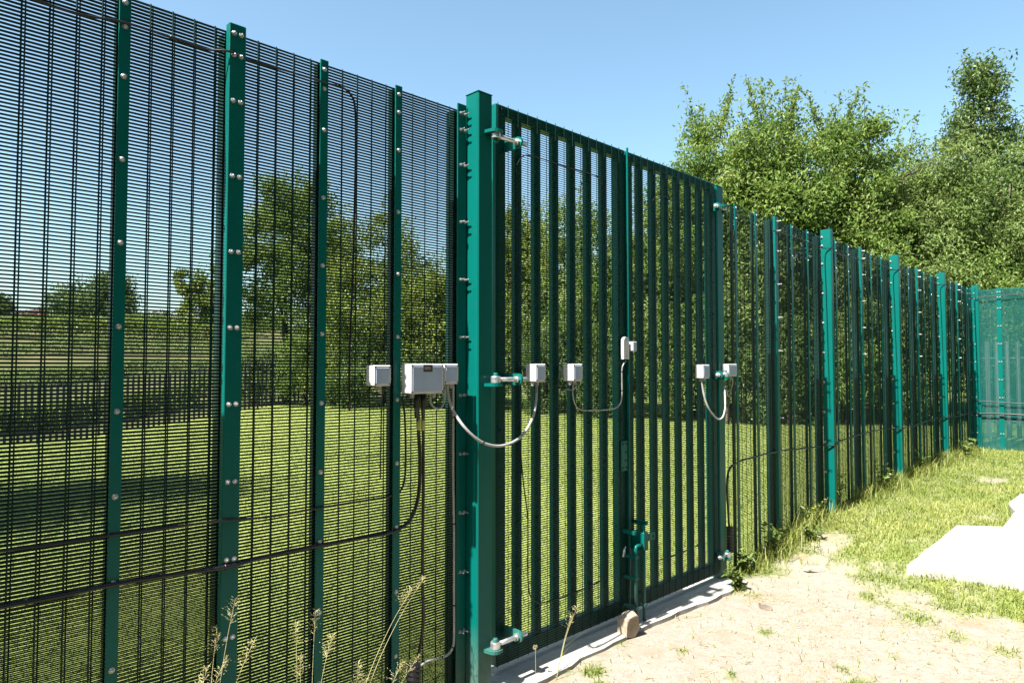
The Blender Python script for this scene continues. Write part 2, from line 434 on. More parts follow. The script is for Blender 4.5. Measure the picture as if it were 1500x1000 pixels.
_b = MB(); _b.lathe([(.0118, .001), (.0118, -.0022), (.0113, -.0026)], 'y', 14)
_b.lathe([(.0085, -.0025), (.0085, -.0085), (.007, -.0095)], 'y', 6); _b.lathe([(.0042, -.009), (.0042, -.0145), (.003, -.0155)], 'y', 8)
BOLT = _b.mesh('bolt', 'bolt_steel')                       # washer, nut and stud
_b = MB(); _b.lathe([(.0125, .001), (.0125, -.002), (.012, -.0025)], 'y', 16)
_b.lathe([(.0095, -.0022), (.009, -.005), (.0065, -.0075), (.003, -.0085)], 'y', 14, smooth=True)
DOME = _b.mesh('bolt', 'bolt_steel')                       # domed security head
_b = MB(); _b.lathe([(.0110, .001), (.0110, -.0022)], 'y', 12); _b.lathe([(.008, -.002), (.008, -.011)], 'y', 6); _b.lathe([(.0045, -.010), (.0045, -.034), (.0035, -.035)], 'y', 8)
STUD = _b.mesh('bolt', 'bolt_steel')                       # nut with a long stud
_b = MB(); _b.lathe([(.0085, .001), (.0085, -.0018)], 'y', 10); _b.lathe([(.006, -.0015), (.0055, -.004), (.002, -.0055)], 'y', 10, smooth=True)
SMALL = _b.mesh('bolt', 'dark_shaded_green')
def bolts(parent, mesh, x, y, zs, jit=.15):
    for z in zs:
        link('bolt', mesh, parent, (x + random.uniform(-.0006, .0006), y, z + random.uniform(-.001, .001)), (random.uniform(-.05, .05), random.uniform(0, 6.28), random.uniform(-.05, .05))).scale = (.82, .9, .82)

def boltz(top): return [top - .02, top - .105, top - .285] + [top - .285 - .292 * k for k in range(1, 9)]

# ------------------------------------------------------------------ fence left of the gate
S_L = .3868
tA = G.tx(665)                                           # inner edge of the last panel
fence = fthing('mesh_fence', 'dark double-skin welded mesh fence running left from the tall square gate post', 'fence', G)
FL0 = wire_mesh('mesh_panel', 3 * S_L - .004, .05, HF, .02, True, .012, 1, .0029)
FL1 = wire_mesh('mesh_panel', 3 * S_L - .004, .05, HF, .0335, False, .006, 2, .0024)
NP = 4
bar_front = MB().box(-.019, .019, -.008, 0, .03, HF + .012, .0015).mesh('clamp_bar', 'green_paint')
bar_back = MB().box(-.019, .019, 0, .03, .0, HF, .002).mesh('back_bar', 'dark_shaded_green')
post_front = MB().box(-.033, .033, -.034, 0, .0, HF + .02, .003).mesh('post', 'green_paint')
post_back = MB().box(-.03, .03, 0, .06, .0, HF, .003).mesh('back_post', 'dark_shaded_green')
tP0 = G.tx(672) + .003                                   # centre of the last (double bolted) bar
for k in range(NP):
    x0 = tP0 - (k + 1) * 3 * S_L
    a = put(link('mesh_panel', FL0, fence, (x0, -.003, 0), (random.uniform(-.0008, .0008), 0, 0)), kind='stuff', label='welded wire mesh sheet on the camera side')
    c = put(link('mesh_panel', FL1, fence, (x0, .0095 + random.uniform(-.002, .002), .0018 * (k % 3)), (random.uniform(-.0022, .0022), 0, 0)), kind='stuff', label='welded wire mesh sheet on the lawn side')
for k in range(NP * 3 + 1):
    x = tP0 - k * S_L
    if k % 3 == 0:
        if k == 0:
            p = MB().box(-.028, .030, -.009, 0, .0, HF + .03, .002).build('post', 'green_paint', fence, (x, -.0085, 0))
            for dx in (-.008, .020): bolts(p, STUD, dx, -.009, boltz(HF))
        else:
            p = link('post', post_front, fence, (x, -.0085, 0))
            for dx in (-.014, .014): bolts(p, BOLT, dx, -.034, boltz(HF))
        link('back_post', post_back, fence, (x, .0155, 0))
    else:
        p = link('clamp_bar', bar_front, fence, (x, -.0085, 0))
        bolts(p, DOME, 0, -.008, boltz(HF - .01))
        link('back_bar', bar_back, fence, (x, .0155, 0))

# ------------------------------------------------------------------ gate posts
HG = 3.03
tGP = G.tx(700, .10)                                     # front left corner of the left gate post
def gate_post(label, x0, w_, side):
    gpst = fthing('gate_post', label, 'post', G, x0, .10, 0, 'square posts carrying the double gate')
    MB().box(0, w_, 0, .10, -.25, HG - .015, .006).build('post_tube', 'green_paint', gpst)
    MB().box(-.001, w_ + .001, -.001, .101, HG - .0152, HG - .009, .002).build('post_cap', 'green_paint', gpst)
    return gpst
gpl = gate_post('tall square green gate post with its left face sunlit, between left fence and gate', tGP, .098, 1)
tLeafA = G.tx(727, .03)
LW = 1.143
tLeafB = tLeafA + LW + .014
tGR = tLeafB + LW + .022
gpr = gate_post('shaded square green gate post at the far side of the double gate', tGR, .098, -1)
gpr.location = G.world(tGR, .032, 0)

# ------------------------------------------------------------------ gate leaves
GB = .065
def gate_leaf(label, x0, hinge_left):
    g = fthing('gate_leaf', label, 'gate', G, x0, .03, 0, 'two leaves of the mesh gate')
    W_ = LW
    put(link('mesh_panel', wire_mesh('mesh_panel', W_ - .004, GB, HG, .004, True, 0, 5 + hinge_left), g, (.002, 0, 0)), kind='stuff', label='welded wire mesh sheet over the bars')
    for s in (0, 1):
        x = 0 if s == 0 else W_ - .072
        st = MB().box(x, x + .072, .0045, .0595, GB + .004, HG - .004, .003).build('stile', 'green_paint', g)
        bolts(st, SMALL, x + .036, .0, [HG - .03 - .245 * k for k in range(12)])
    MB().box(.073, W_ - .073, .0045, .0595, HG - .064, HG - .004, .003).build('top_rail', 'green_paint', g)
    MB().box(.073, W_ - .073, .0045, .0595, GB + .004, GB + .085, .003).build('bottom_rail', 'green_paint', g)
    bm_ = MB().box(-.003, .050, .007, .040, GB + .086, HG - .065, .003).mesh('bar', 'green_paint')
    for k in range(1, 7):
        br = link('bar', bm_, g, (.1524 * k - .003, 0, 0))
        bolts(br, SMALL, .023, .0, [HG - .035 - .245 * q for q in range(12)])
    return g
leafA = gate_leaf('left leaf of the tall green gate, hinged on the sunlit square post', tLeafA, 1)
leafB = gate_leaf('right leaf of the tall green gate, with slide latch and padlock plate', tLeafB, 0)
MB().box(-.0115, .002, -.018, -.005, GB + .02, HG + .012, .003).build('meeting_stop', 'green_paint', leafB)

def hinge_parts(zc, post, px, plug_up, leaf, leaf_x, dirn):
    """pin plate welded to the gate post, adjustable eye bolt through a lug on the leaf; coordinates local to post and leaf"""
    # plate and pin on the post
    pl = MB(); q = [(px + .040 * math.cos(a) * 1.0, -.036 + .034 * math.sin(a)) for a in np.linspace(math.pi, 2 * math.pi, 9)] + [(px + .046, 0), (px - .046, 0)]
    pl.prism(q, 'z', zc - .012, zc + .004)
    hp = pl.build('hinge_plate', 'green_paint', post)
    MB().lathe([(.013, zc + .003), (.013, zc + .052), (.010, zc + .056)] if plug_up else [(.010, zc - .062), (.013, zc - .058), (.013, zc - .011)], 'z', 12, (px, -.036, 0), True).build('hinge_pin', 'green_paint', hp)
def eye_bolt(leaf, x_eye, y_eye, z, x_end, lugx, lugtop):
    eb = MB(); eb.lathe([(.0235, z - .017), (.025, z - .014), (.025, z + .014), (.0235, z + .017)], 'z', 16, (x_eye, y_eye, 0))
    a, b_ = sorted((x_eye, x_end)); eb.lathe([(.0115, a), (.0115, b_)], 'x', 12, (0, y_eye, z), True)
    for xn in (lugx - .012, lugx + .008): eb.lathe([(.019, xn - .008), (.019, xn + .006)], 'x', 6, (0, y_eye, z))
    o = eb.build('eye_bolt', 'galvanised', leaf)
    lg = MB(); pr = [(-.004, z - .03), (-.004, z + .03)] + [(y_eye + .0 - .030 * math.sin(q), z + .030 * math.cos(q)) for q in np.linspace(0, math.pi, 9)]
    lg.prism(pr, 'x', lugx - .006, lugx + .006); lg.build('hinge_lug', 'green_paint', leaf)
# left post: front face is d=.10, leaf origin d=.03
for zpx, up in ((195, False), (556, True), (948, True)):
    z = G.pick(718, zpx, .14)[1]
    hinge_parts(z - (.022 if up else -.022), gpl, .088, up, leafA, 0, 1)
    eye_bolt(leafA, tGP + .088 - tLeafA, -.106, z + (.0 if up else -.0), .115, .058, up)
for zpx, up in ((303, False), (549, True), (817, True)):
    z = G.pick(1053, zpx, .07)[1]
    hinge_parts(z - (.022 if up else -.022), gpr, .035, up, leafB, 0, -1)
    eye_bolt(leafB, tGR + .035 - tLeafB, -.038, z, LW - .075, LW - .035, up)

# drop bolts, guides, latch
def drop_bolt(leaf, x, y, ztop, zbot, name, handle):
    db = MB(); db.tube([(x, y, zbot), (x, y, ztop - .02), (x + .006, y, ztop - .004), (x + .02, y - .002, ztop), (x + .055, y - .004, ztop + .002)] if handle else [(x, y, zbot), (x, y, ztop)], .0105, 10)
    o = db.build(name, 'green_paint', leaf)
    return o
zt = G.pick(918, 797, .05)[1]
d1 = drop_bolt(leafA, LW - .03, -.085, zt, .02, 'drop_bolt', True)
for z in (.12, .30, zt - .07):
    MB().box(LW - .046, LW - .014, -.098, .004, z - .009, z + .009, .002).build('bolt_guide', 'green_paint', leafA)
drop_bolt(leafB, .045, -.085, .62, .02, 'drop_bolt', False)
for z in (.12, .52):
    MB().box(.029, .061, -.098, .004, z - .009, z + .009, .002).build('bolt_guide', 'green_paint', leafB)
zl = G.pick(940, 783, .06)[1]
MB().box(.026, .075, -.100, .004, zl - .075, zl + .035, .003).build('latch_body', 'green_paint', leafB)
lp = MB(); hole = [(.128 + .008 * math.cos(a), zl + .008 * math.sin(a)) for a in np.linspace(0, 2 * math.pi, 9)[:-1]]
lp.box(.0755, .120, -.100, -.092, zl - .022, zl + .022); lp.box(.120, .136, -.100, -.092, zl + .009, zl + .022); lp.box(.120, .136, -.100, -.092, zl - .022, zl - .009); lp.box(.136, .150, -.100, -.092, zl - .022, zl + .022)
lp.build('latch_plate', 'green_paint', leafB)
MB().box(.062, .086, -.092, .003, zl + .075, zl + .10, .002).build('latch_stop', 'green_paint', leafB)
MB().box(LW - .052, LW - .026, -.092, .003, zl + .035, zl + .06, .002).build('latch_stop', 'green_paint', leafA)
MB().tube(spline([(LW - .05, -.024, zt - .01), (LW - .075, -.03, zt - .03), (LW - .085, -.03, zt - .06), (LW - .07, -.026, zt - .06), (LW - .058, -.024, zt - .03)], 5), .005, 8).build('padlock_hasp', 'galvanised', leafA)
zk = G.pick(915, 668, .05)[1]
MB().box(LW - .070, LW - .004, -.010, -.004, zk - .095, zk + .095, .002).build('lock_plate', 'green_paint', leafA)
for dz, dx in ((.075, .02), (.075, .055), (-.075, .02), (-.075, .055), (.02, .05), (-.03, .05)):
    link('bolt', SMALL, leafA, (LW - .07 + dx, -.010, zk + dz))

# concrete threshold under the gate
th = MB(); random.seed(5)
xs = np.linspace(tGP + .06, tGR + .10, 26); prof = []
for x in xs:
    e = .195 + .02 * math.sin(x * 3.1) + random.uniform(-.012, .012)
    prof.append((x, -e))
o = fthing('concrete_threshold', 'narrow concrete strip in the ground under the double gate', 'threshold', G)
tm = MB(); outline = prof + [(xs[-1], .22), (xs[0], .22)]
tm.prism(outline, 'z', -.12, .020); tm.build('concrete_strip', 'concrete', o)

# ------------------------------------------------------------------ fence beyond the gate
HR = 2.92
S_R = (TC - R.tx(1205)) / 18.0
fr = fthing('mesh_fence', 'long green mesh fence running from the gate to the far corner, with sunlit posts', 'fence', R)
PR = 3 * S_R
t_main = [R.tx(1205) + 6 * S_R * k for k in range(-1, 4)]
z0r = .1
FR0 = wire_mesh('mesh_panel', PR - .004, z0r, HR, .02, True, 0, 11); FR1 = wire_mesh('mesh_panel', PR - .004, z0r, HR, .0335, False, 0, 12, .0011)
tF0 = R.tx(1205) - 6 * S_R
for k in range(8):
    x0 = tF0 + k * PR
    if k == 0:
        wd = PR - (.05 - x0) - .004
        put(link('mesh_panel', wire_mesh('mesh_panel', wd, 0.02, HR, .02, True, 0, 13), fr, (.05, -.003, 0)), kind='stuff')
    else:
        put(link('mesh_panel', FR0, fr, (x0, -.003, 0)), kind='stuff'); put(link('mesh_panel', FR1, fr, (x0, .0095, 0)), kind='stuff')
rb_f = MB().box(-.019, .019, -.008, 0, .0, HR + .01, .0015).mesh('clamp_bar', 'green_paint')
rb_b = MB().box(-.019, .019, 0, .014, .0, HR, .002).mesh('back_bar', 'dark_shaded_green')
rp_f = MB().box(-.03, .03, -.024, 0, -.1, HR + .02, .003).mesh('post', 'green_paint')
rp_b = MB().box(-.03, .03, 0, .06, -.1, HR, .003).mesh('back_post', 'dark_shaded_green')
rm_f = MB().box(-.03, .03, -.10, 0, -.1, HR + .055, .004).mesh('main_post', 'green_paint')
for k in range(1, 25):
    x = tF0 + k * S_R
    if x < .06: continue
    zb = [z for z in boltz(HR)]
    if k % 6 == 0:
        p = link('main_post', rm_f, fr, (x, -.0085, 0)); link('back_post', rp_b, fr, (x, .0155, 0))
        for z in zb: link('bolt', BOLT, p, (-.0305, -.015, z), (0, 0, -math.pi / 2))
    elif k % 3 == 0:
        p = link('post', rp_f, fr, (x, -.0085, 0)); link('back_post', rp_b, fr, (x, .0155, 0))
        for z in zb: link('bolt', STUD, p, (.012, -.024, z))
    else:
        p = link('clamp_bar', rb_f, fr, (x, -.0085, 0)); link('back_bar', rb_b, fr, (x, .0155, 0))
        bolts(p, DOME, .004, -.008, zb[::1])

# ------------------------------------------------------------------ return fence at the far end
fe = fthing('mesh_fence', 'sunlit green mesh fence closing the far right end, facing the camera', 'fence', E)
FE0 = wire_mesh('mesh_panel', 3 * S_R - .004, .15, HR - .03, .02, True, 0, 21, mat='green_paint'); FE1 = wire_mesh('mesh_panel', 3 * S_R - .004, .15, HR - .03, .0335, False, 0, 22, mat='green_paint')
for k in range(3):
    put(link('mesh_panel', FE0, fe, (.03 + k * 3 * S_R, -.003, 0)), kind='stuff'); put(link('mesh_panel', FE1, fe, (.03 + k * 3 * S_R, .0095, .006)), kind='stuff')
eb_f = MB().box(-.032, .032, -.010, 0, .05, HR - .015, .002).mesh('clamp_bar', 'green_paint')
ep_f = MB().box(-.045, .045, -.05, 0, -.1, HR + .01, .003).mesh('corner_post', 'green_paint')
for k in range(10):
    x = .02 + k * S_R
    p = link('corner_post' if k % 3 == 0 else 'clamp_bar', ep_f if k % 3 == 0 else eb_f, fe, (x, -.0085, 0))
    zb = boltz(HR - .06)
    for z in zb:
        for dx in ((-.03, .03) if k % 3 == 0 else (-.018, .018)):
            if x < 3: link('bolt', BOLT, p, (dx, -.05 if k % 3 == 0 else -.010, z))
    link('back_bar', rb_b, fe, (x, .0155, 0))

# ------------------------------------------------------------------ junction boxes on fence and gate
def junction_box(label, F, l, r, top, bot, d0, depth, glands, name='junction_box', big=False, group='grey plastic junction boxes', bracket=0.0):
    """l, r, top, bot: pixel edges of the front face, which lies depth + d0 in front of the line"""
    d = d0 + depth
    x0, zt_ = F.pick(l, top, d); x1, zb_ = F.pick(r, bot, d); zt_ = F.pick((l + r) / 2, top, d)[1]; zb_ = F.pick((l + r) / 2, bot, d)[1]
    W_, H_ = x1 - x0, zt_ - zb_
    o = fthing(name, label, 'junction box', F, (x0 + x1) / 2, d0, zb_, group)
    MB().box(-W_ / 2, W_ / 2, -depth * .72, 0, 0, H_, .004).build('base', 'box_plastic', o)
    lid = MB().box(-W_ / 2 - .001, W_ / 2 + .001, -depth, -depth * .72 - .0015, -.001, H_ + .001, .005).build('lid', 'box_plastic', o)
    MB().box(-W_ / 2 + .011, W_ / 2 - .011, -depth - .0016, -depth + .001, .011, H_ - .011, .0012).build('lid_panel', 'bluish_shade_plastic', lid)
    for sx in (-1, 1):
        for z in (.007, H_ - .007):
            MB().lathe([(.0042, -depth + .001), (.0042, -depth - .0012)], 'y', 8, (sx * (W_ / 2 - .007), 0, z)).build('screw', 'dark_shaded_steel', lid)
    if bracket: MB().box(-W_ * .32, W_ * .32, .0005, bracket, H_ * .2, H_ * .8, .002).build('bracket', 'galvanised', o)
    for gx in glands:
        MB().lathe([(.010, -.022), (.010, -.012), (.012, -.012), (.012, .001)], 'z', 10, (gx * W_, -depth * .42, 0)).build('cable_gland', 'cable_grey', o)
    if big:
        lb = MB().box(-.026, .026, -depth - .0032, -depth - .0012, H_ - .036, H_ - .003).build('label_plate', 'label_dark', lid)
        pm = MB(); random.seed(2)
        for row in (.014, .022):
            x = -.018
            while x < .016:
                q = random.uniform(.003, .007); pm.box(x, x + q, -depth - .0038, -depth - .0030, H_ - row - .0035, H_ - row); x += q + .0018
        pm.build('label_print', 'label_print', lb)
    return o, (x0 + x1) / 2, zb_, W_, H_
jb1 = junction_box('small grey junction box left of the big box, beside a fence bar', G, 548, 573, 535, 565, .018, .065, (.05,))
jbB = junction_box('large light grey control box with a dark label plate and black cables beneath', G, 602, 650, 533, 576, .018, .075, (-.3, .36), 'control_box', True, None)
jb2 = junction_box('small grey junction box between the control box and the gate post', G, 651, 672, 533, 562, .020, .066, (-.32, .28))
jb3 = junction_box('grey junction box on the left gate leaf, nearest the sunlit gate post', G, 785, 800, 533, 559, .068, .078, (-.25, .2), bracket=.034)
jb4 = junction_box('grey junction box on the left gate leaf, nearer the gate middle', G, 840, 854, 533, 558, .068, .078, (-.25, .2), bracket=.034)
jb5 = junction_box('grey junction box on the right gate leaf near its hinges', G, 1030, 1040, 534, 554, .036, .068, (-.2, .2))
jb6 = junction_box('grey junction box on the fence just beyond the far gate post', R, 1067, 1080, 533, 551, .018, .065, (-.3, .2))

# door contact: long sensor on the left leaf, small magnet block on the right leaf
x0, z1 = G.pick(913, 493, .06); x1, z0 = G.pick(921, 526, .06)
o = fthing('door_sensor', 'slim white door contact sensor on the left leaf at the gate middle', 'sensor', G, (x0 + x1) / 2, .040, z0)
q = (x1 - x0) / 2; hh = z1 - z0
MB().prism([(-q, 0), (q, 0), (q, hh - q)] + [(q * math.cos(a), hh - q + q * math.sin(a)) for a in np.linspace(0, math.pi, 9)[1:-1]] + [(-q, hh - q)], 'y', -.024, 0).build('housing', 'box_plastic', o)
for z in (.02, hh - .02): MB().lathe([(.004, -.0235), (.004, -.0255)], 'y', 8, (0, 0, z)).build('screw', 'dark_shaded_steel', o)
x0, z1 = G.pick(924, 500, .075); x1, z0 = G.pick(931, 514, .075)
o = fthing('sensor_magnet', 'small white magnet block on the right leaf beside the slim sensor', 'sensor', G, (x0 + x1) / 2 + .012, .040, z0)
MB().box(-.022, .022, -.040, 0, 0, z1 - z0, .003).build('housing', 'box_plastic', o)
MB().box(-.016, .016, -.0415, -.0395, .006, z1 - z0 - .006).build('cover', 'bluish_shade_plastic', o)

# ------------------------------------------------------------------ cables, all lying on or hanging from the fence
def cable(label, F, pts, d, r, mat, name='cable', k=6, n=8, group=None, ties=()):
    """pts: pixels (x, y[, d])"""
    P = []
    for p in pts:
        dd = p[2] if len(p) > 2 else d
        t_, z_ = F.pick(p[0], p[1], dd); P.append((t_, -dd, z_))
    x0, y0, zz = P[0]
    o = fthing(name, label, 'cable', F, x0, -y0, zz, group)
    S = spline([(a - x0, b_ - y0, c_ - zz) for a, b_, c_ in P], k)
    MB().tube(S, r, n).build('sheath', mat, o)
    for f in ties:
        a = Vector(S[int(f * (len(S) - 1))]); a2 = Vector(S[min(int(f * (len(S) - 1)) + 1, len(S) - 1)])
        dv = (a2 - a).normalized() if (a2 - a).length > 0 else Vector((1, 0, 0))
        MB().tube([a - dv * .003, a + dv * .003], r * 1.28, 10).build('cable_tie', 'black_rubber', o)
    return o
cable('thin black cable along the top of the left fence, turning down near the control box', G,
      [(-140, -72), (0, -22), (60, 3), (120, 22), (181, 33, .022), (250, 55), (300, 72), (338, 76, .05), (370, 90), (420, 104), (478, 122, .022), (500, 128), (513, 138), (520, 158), (521, 220), (519, 320), (516, 420), (512, 520), (512, 600)], .010, .0048, 'black_rubber', ties=(.1, .28, .45, .6, .8))
cable('thick black cable sagging across the left fence up to the control box', G,
      [(-160, 922), (-60, 905), (0, 889), (80, 874), (160, 857, .026), (240, 843), (330, 830, .052), (400, 812), (465, 799, .026), (520, 789), (570, 780, .026), (595, 767), (608, 745), (614, 715), (615, 670), (613, 630), (612, 600, .045), (613, 577, .05)], .014, .0085, 'black_rubber', ties=(.15, .36, .52, .7))
cable('black cable crossing the left fence above the thick one', G,
      [(-160, 830), (0, 807), (75, 797), (160, 784, .022), (240, 773), (330, 762, .05), (390, 757), (465, 744, .022), (540, 732), (568, 727), (585, 720), (592, 705), (594, 680), (594, 640), (592, 600), (588, 580)], .010, .0048, 'black_rubber', ties=(.2, .4, .55))
cable('black conduit hanging straight down from the control box to the corrugated pipe', G,
      [(619, 577, .05), (620, 600, .045), (620, 640), (620, 720), (619, 800), (619, 860), (620, 900), (618, 930), (612, 962), (604, 985)], .016, .0075, 'black_rubber', ties=(.3, .6))
def sleeve(label, l, r, top, bot, d, mat, nm, radius):
    a = G.pick((l + r) / 2, top, d); b_ = G.pick((l + r) / 2, bot, d)
    o = fthing(nm, label, 'cable sleeve', G, a[0], d, b_[1], 'sleeves under the control box')
    MB().lathe([(radius * .8, 0), (radius, .004), (radius, a[1] - b_[1] - .004), (radius * .8, a[1] - b_[1])], 'z', 10, smooth=True).build('sleeve', mat, o)
sleeve('left of two yellow sleeves on the cables under the control box', 611, 616, 612, 630, .03, 'sleeve_yellow', 'cable_sleeve', .0088)
sleeve('right of two yellow sleeves on the cables under the control box', 617, 622, 612, 630, .03, 'sleeve_yellow', 'cable_sleeve', .0088)
for i_, (x_, lab) in enumerate(((610, 'left tapered black cable boot under the control box'), (620, 'right tapered black cable boot under the control box'))):
    a = G.pick(x_, 577, .05); b_ = G.pick(x_ + (2 if i_ == 0 else -1), 612, .05)
    o = fthing('cable_boot', lab, 'cable sleeve', G, a[0], .05, b_[1])
    MB().lathe([(.008, 0), (.011, .05), (.015, a[1] - b_[1] - .03), (.017, a[1] - b_[1])], 'z', 10, smooth=True).build('boot', 'black_rubber', o)
cable('thin black cable hanging below the small box left of the control box', G, [(561, 566, .05), (561, 575, .045), (559, 590, .012), (558, 640), (557, 700)], .010, .003, 'black_rubber', ties=(.5,))
cable('short grey cable looping from the control box to the next small box', G, [(630, 580, .05), (631, 590, .05), (637, 597, .055), (644, 598, .055), (650, 590, .055), (652, 566, .05)], .05, .0055, 'cable_grey')
cable('pale grey cable swinging in a deep loop from small box to gate leaf box', G,
      [(655, 563, .05), (656, 575, .05), (660, 592, .06), (668, 608, .09), (680, 625, .13), (695, 640, .15), (712, 650, .155), (732, 653, .15), (752, 647, .14), (768, 634, .12), (780, 612, .11), (785, 590, .09), (786, 570, .075), (786, 561, .07)], .05, .0072, 'cable_grey', k=8, n=10, ties=(.45,))
cable('grey conduit running down beside the gate post and bending left at the foot', G,
      [(664, 563, .05), (664, 580, .04), (664, 620, .022), (664, 700, .022), (665, 780, .022), (665, 860, .022), (665, 930, .024), (663, 948, .026), (656, 958, .03), (645, 963, .035), (632, 966, .045), (622, 970, .05), (614, 977, .055), (606, 988, .06)], .022, .0058, 'cable_grey', ties=(.15, .3, .42, .55, .68))
cable('grey cable sagging from leaf box to the slim sensor at gate middle', G,
      [(840, 560, .07), (839, 572, .06), (840, 584, .055), (844, 595, .045), (851, 600, .042), (862, 601, .042), (875, 601, .042), (888, 600, .042), (900, 598, .044), (908, 592, .046), (911, 580, .046), (911, 560, .046), (911, 542, .046), (913, 534, .05), (917, 528, .052)], .045, .0042, 'cable_grey', k=7, ties=(.35, .75, .85))
cable('short pale cable loop under the box on the left gate leaf', G, [(845, 560, .07), (843, 567, .07), (838, 571, .05), (830, 570, .04), (826, 573, .034)], .05, .0032, 'cable_grey')
cable('pale cable looping across the far gate post to the box on the fence', G,
      [(1028, 557, .075), (1029, 566, .075), (1032, 582, .085), (1038, 598, .1), (1046, 609, .11), (1053, 614, .115), (1059, 610, .12), (1062, 598, .11), (1062, 580, .09), (1061, 565, .07)], .08, .0068, 'cable_grey', k=7)
cable('thin pale cable under the box beyond the far gate post', R, [(1073, 553, .05), (1073, 562, .04), (1070, 574, .03), (1068, 580, .022), (1066, 578, .03), (1064, 570, .05)], .04, .0045, 'cable_grey')
# black cables looped over the gate leaves
cable('thin black cable strung across the upper bars of the left gate leaf', G,
      [(757, 242), (760, 236), (766, 229), (775, 228), (795, 233), (815, 240), (840, 248), (862, 254), (875, 259), (882, 268), (884, 284), (884, 330)], .036, .0034, 'black_rubber', ties=(.3, .6))
cable('thin black cable hanging down the first bars of the left gate leaf', G,
      [(757, 246), (757, 320), (758, 430), (760, 540), (762, 640), (766, 700), (773, 760), (773, 830), (775, 865), (781, 878), (790, 883)], .036, .0034, 'black_rubber')
cable('thin black cable along the lower bars of the left gate leaf', G, [(790, 883), (815, 877), (850, 864), (880, 850), (886, 846)], .036, .0034, 'black_rubber')
cable('thin black cable curling at the top of the right gate leaf', G, [(956, 300), (957, 292), (961, 286), (966, 285), (985, 292)], .036, .0034, 'black_rubber')
cable('thin black cable along the lower bars of the right gate leaf', G, [(965, 820), (990, 812), (1012, 803), (1024, 796), (1030, 782), (1031, 768)], .036, .0034, 'black_rubber')
# black cables on the fence beyond the gate
cable('black cable dropping from the far fence line into a black pipe near the gate', R,
      [(1068, 770), (1066, 740), (1065, 715), (1066, 695), (1070, 684), (1078, 678)], .024, .0085, 'black_rubber')
a = R.pick(1068, 768, .03); b_ = R.pick(1069, 796, .03)
o = fthing('pipe_end', 'black corrugated pipe end on the fence just beyond the far gate post', 'pipe', R, a[0], .035, b_[1] - .06)
MB().lathe([(.024 + .004 * (k % 2), .012 * k) for k in range(int((a[1] - b_[1] + .06) / .012))], 'z', 12).build('corrugated_pipe', 'black_rubber', o)
tm_ = t_main[1:]
def on_fence(label, zs, r, F, t0, t1, d, post_d):
    """cable along fence F at height zs(t), lifting over the main posts"""
    P = []; t_ = t0
    while t_ < t1:
        P.append((t_, -d, zs(t_))); t_ += S_R / 2
    for tm in tm_:
        if t0 < tm < t1:
            P = [p for p in P if abs(p[0] - tm) > .16]
            P += [(tm - .09, -d, zs(tm)), (tm - .042, -post_d + .02, zs(tm)), (tm - .027, -post_d, zs(tm)), (tm + .027, -post_d, zs(tm) + .012), (tm + .044, -post_d + .02, zs(tm) + .01), (tm + .09, -d, zs(tm))]
    P.sort(); x0, y0, zz = P[0]
    o = fthing('cable', label, 'cable', F, x0, -y0, zz)
    MB().tube(spline([(p[0] - x0, p[1] - y0, p[2] - zz) for p in P], 4), r, 8).build('sheath', 'black_rubber', o)
z_a = R.pick(1078, 678, .026)[1]; z_b = R.pick(1205, 652, .1)[1]; t_a = R.tx(1078)
on_fence('black cable sagging along the long fence at knee height', lambda t_: z_a + (z_b - z_a) * min(1, (t_ - t_a) / 2.2) + .02 * math.sin(t_ * 2.3), .0075, R, t_a, TC - .1, .027, .116)
on_fence('thin black cable along the top of the long fence', lambda t_: HR - .13 - .012 * math.cos(t_ * 2.6), .005, R, R.tx(1126), TC - .1, .052, .115)
for dz, r_, lab in ((.0, .013, 'thick black cable across the far end fence'), (.2, .007, 'thin black cable above the thick one on the far end fence'), (1.93, .006, 'thin black cable along the top of the far end fence')):
    zc_ = E.pick(1470, 607, .05)[1] + dz
    o = fthing('cable', lab, 'cable', E, .0, .062, zc_)
    MB().tube(spline([(x, .0, .012 * math.sin(x * 3.7 + dz * 9)) for x in np.linspace(0, 3.6, 14)], 3), r_, 8).build('sheath', 'black_rubber', o)

# corrugated pipe at the foot of the left fence
a = G.pick(604, 972, .06)
o = fthing('pipe_end', 'black corrugated pipe stub standing at the foot of the left fence', 'pipe', G, a[0], .07, -.02)
hp = a[1] + .02
MB().lathe([(.030 + .0045 * (k % 2), hp * k / 24) for k in range(25)], 'z', 14).build('corrugated_pipe', 'black_rubber', o)

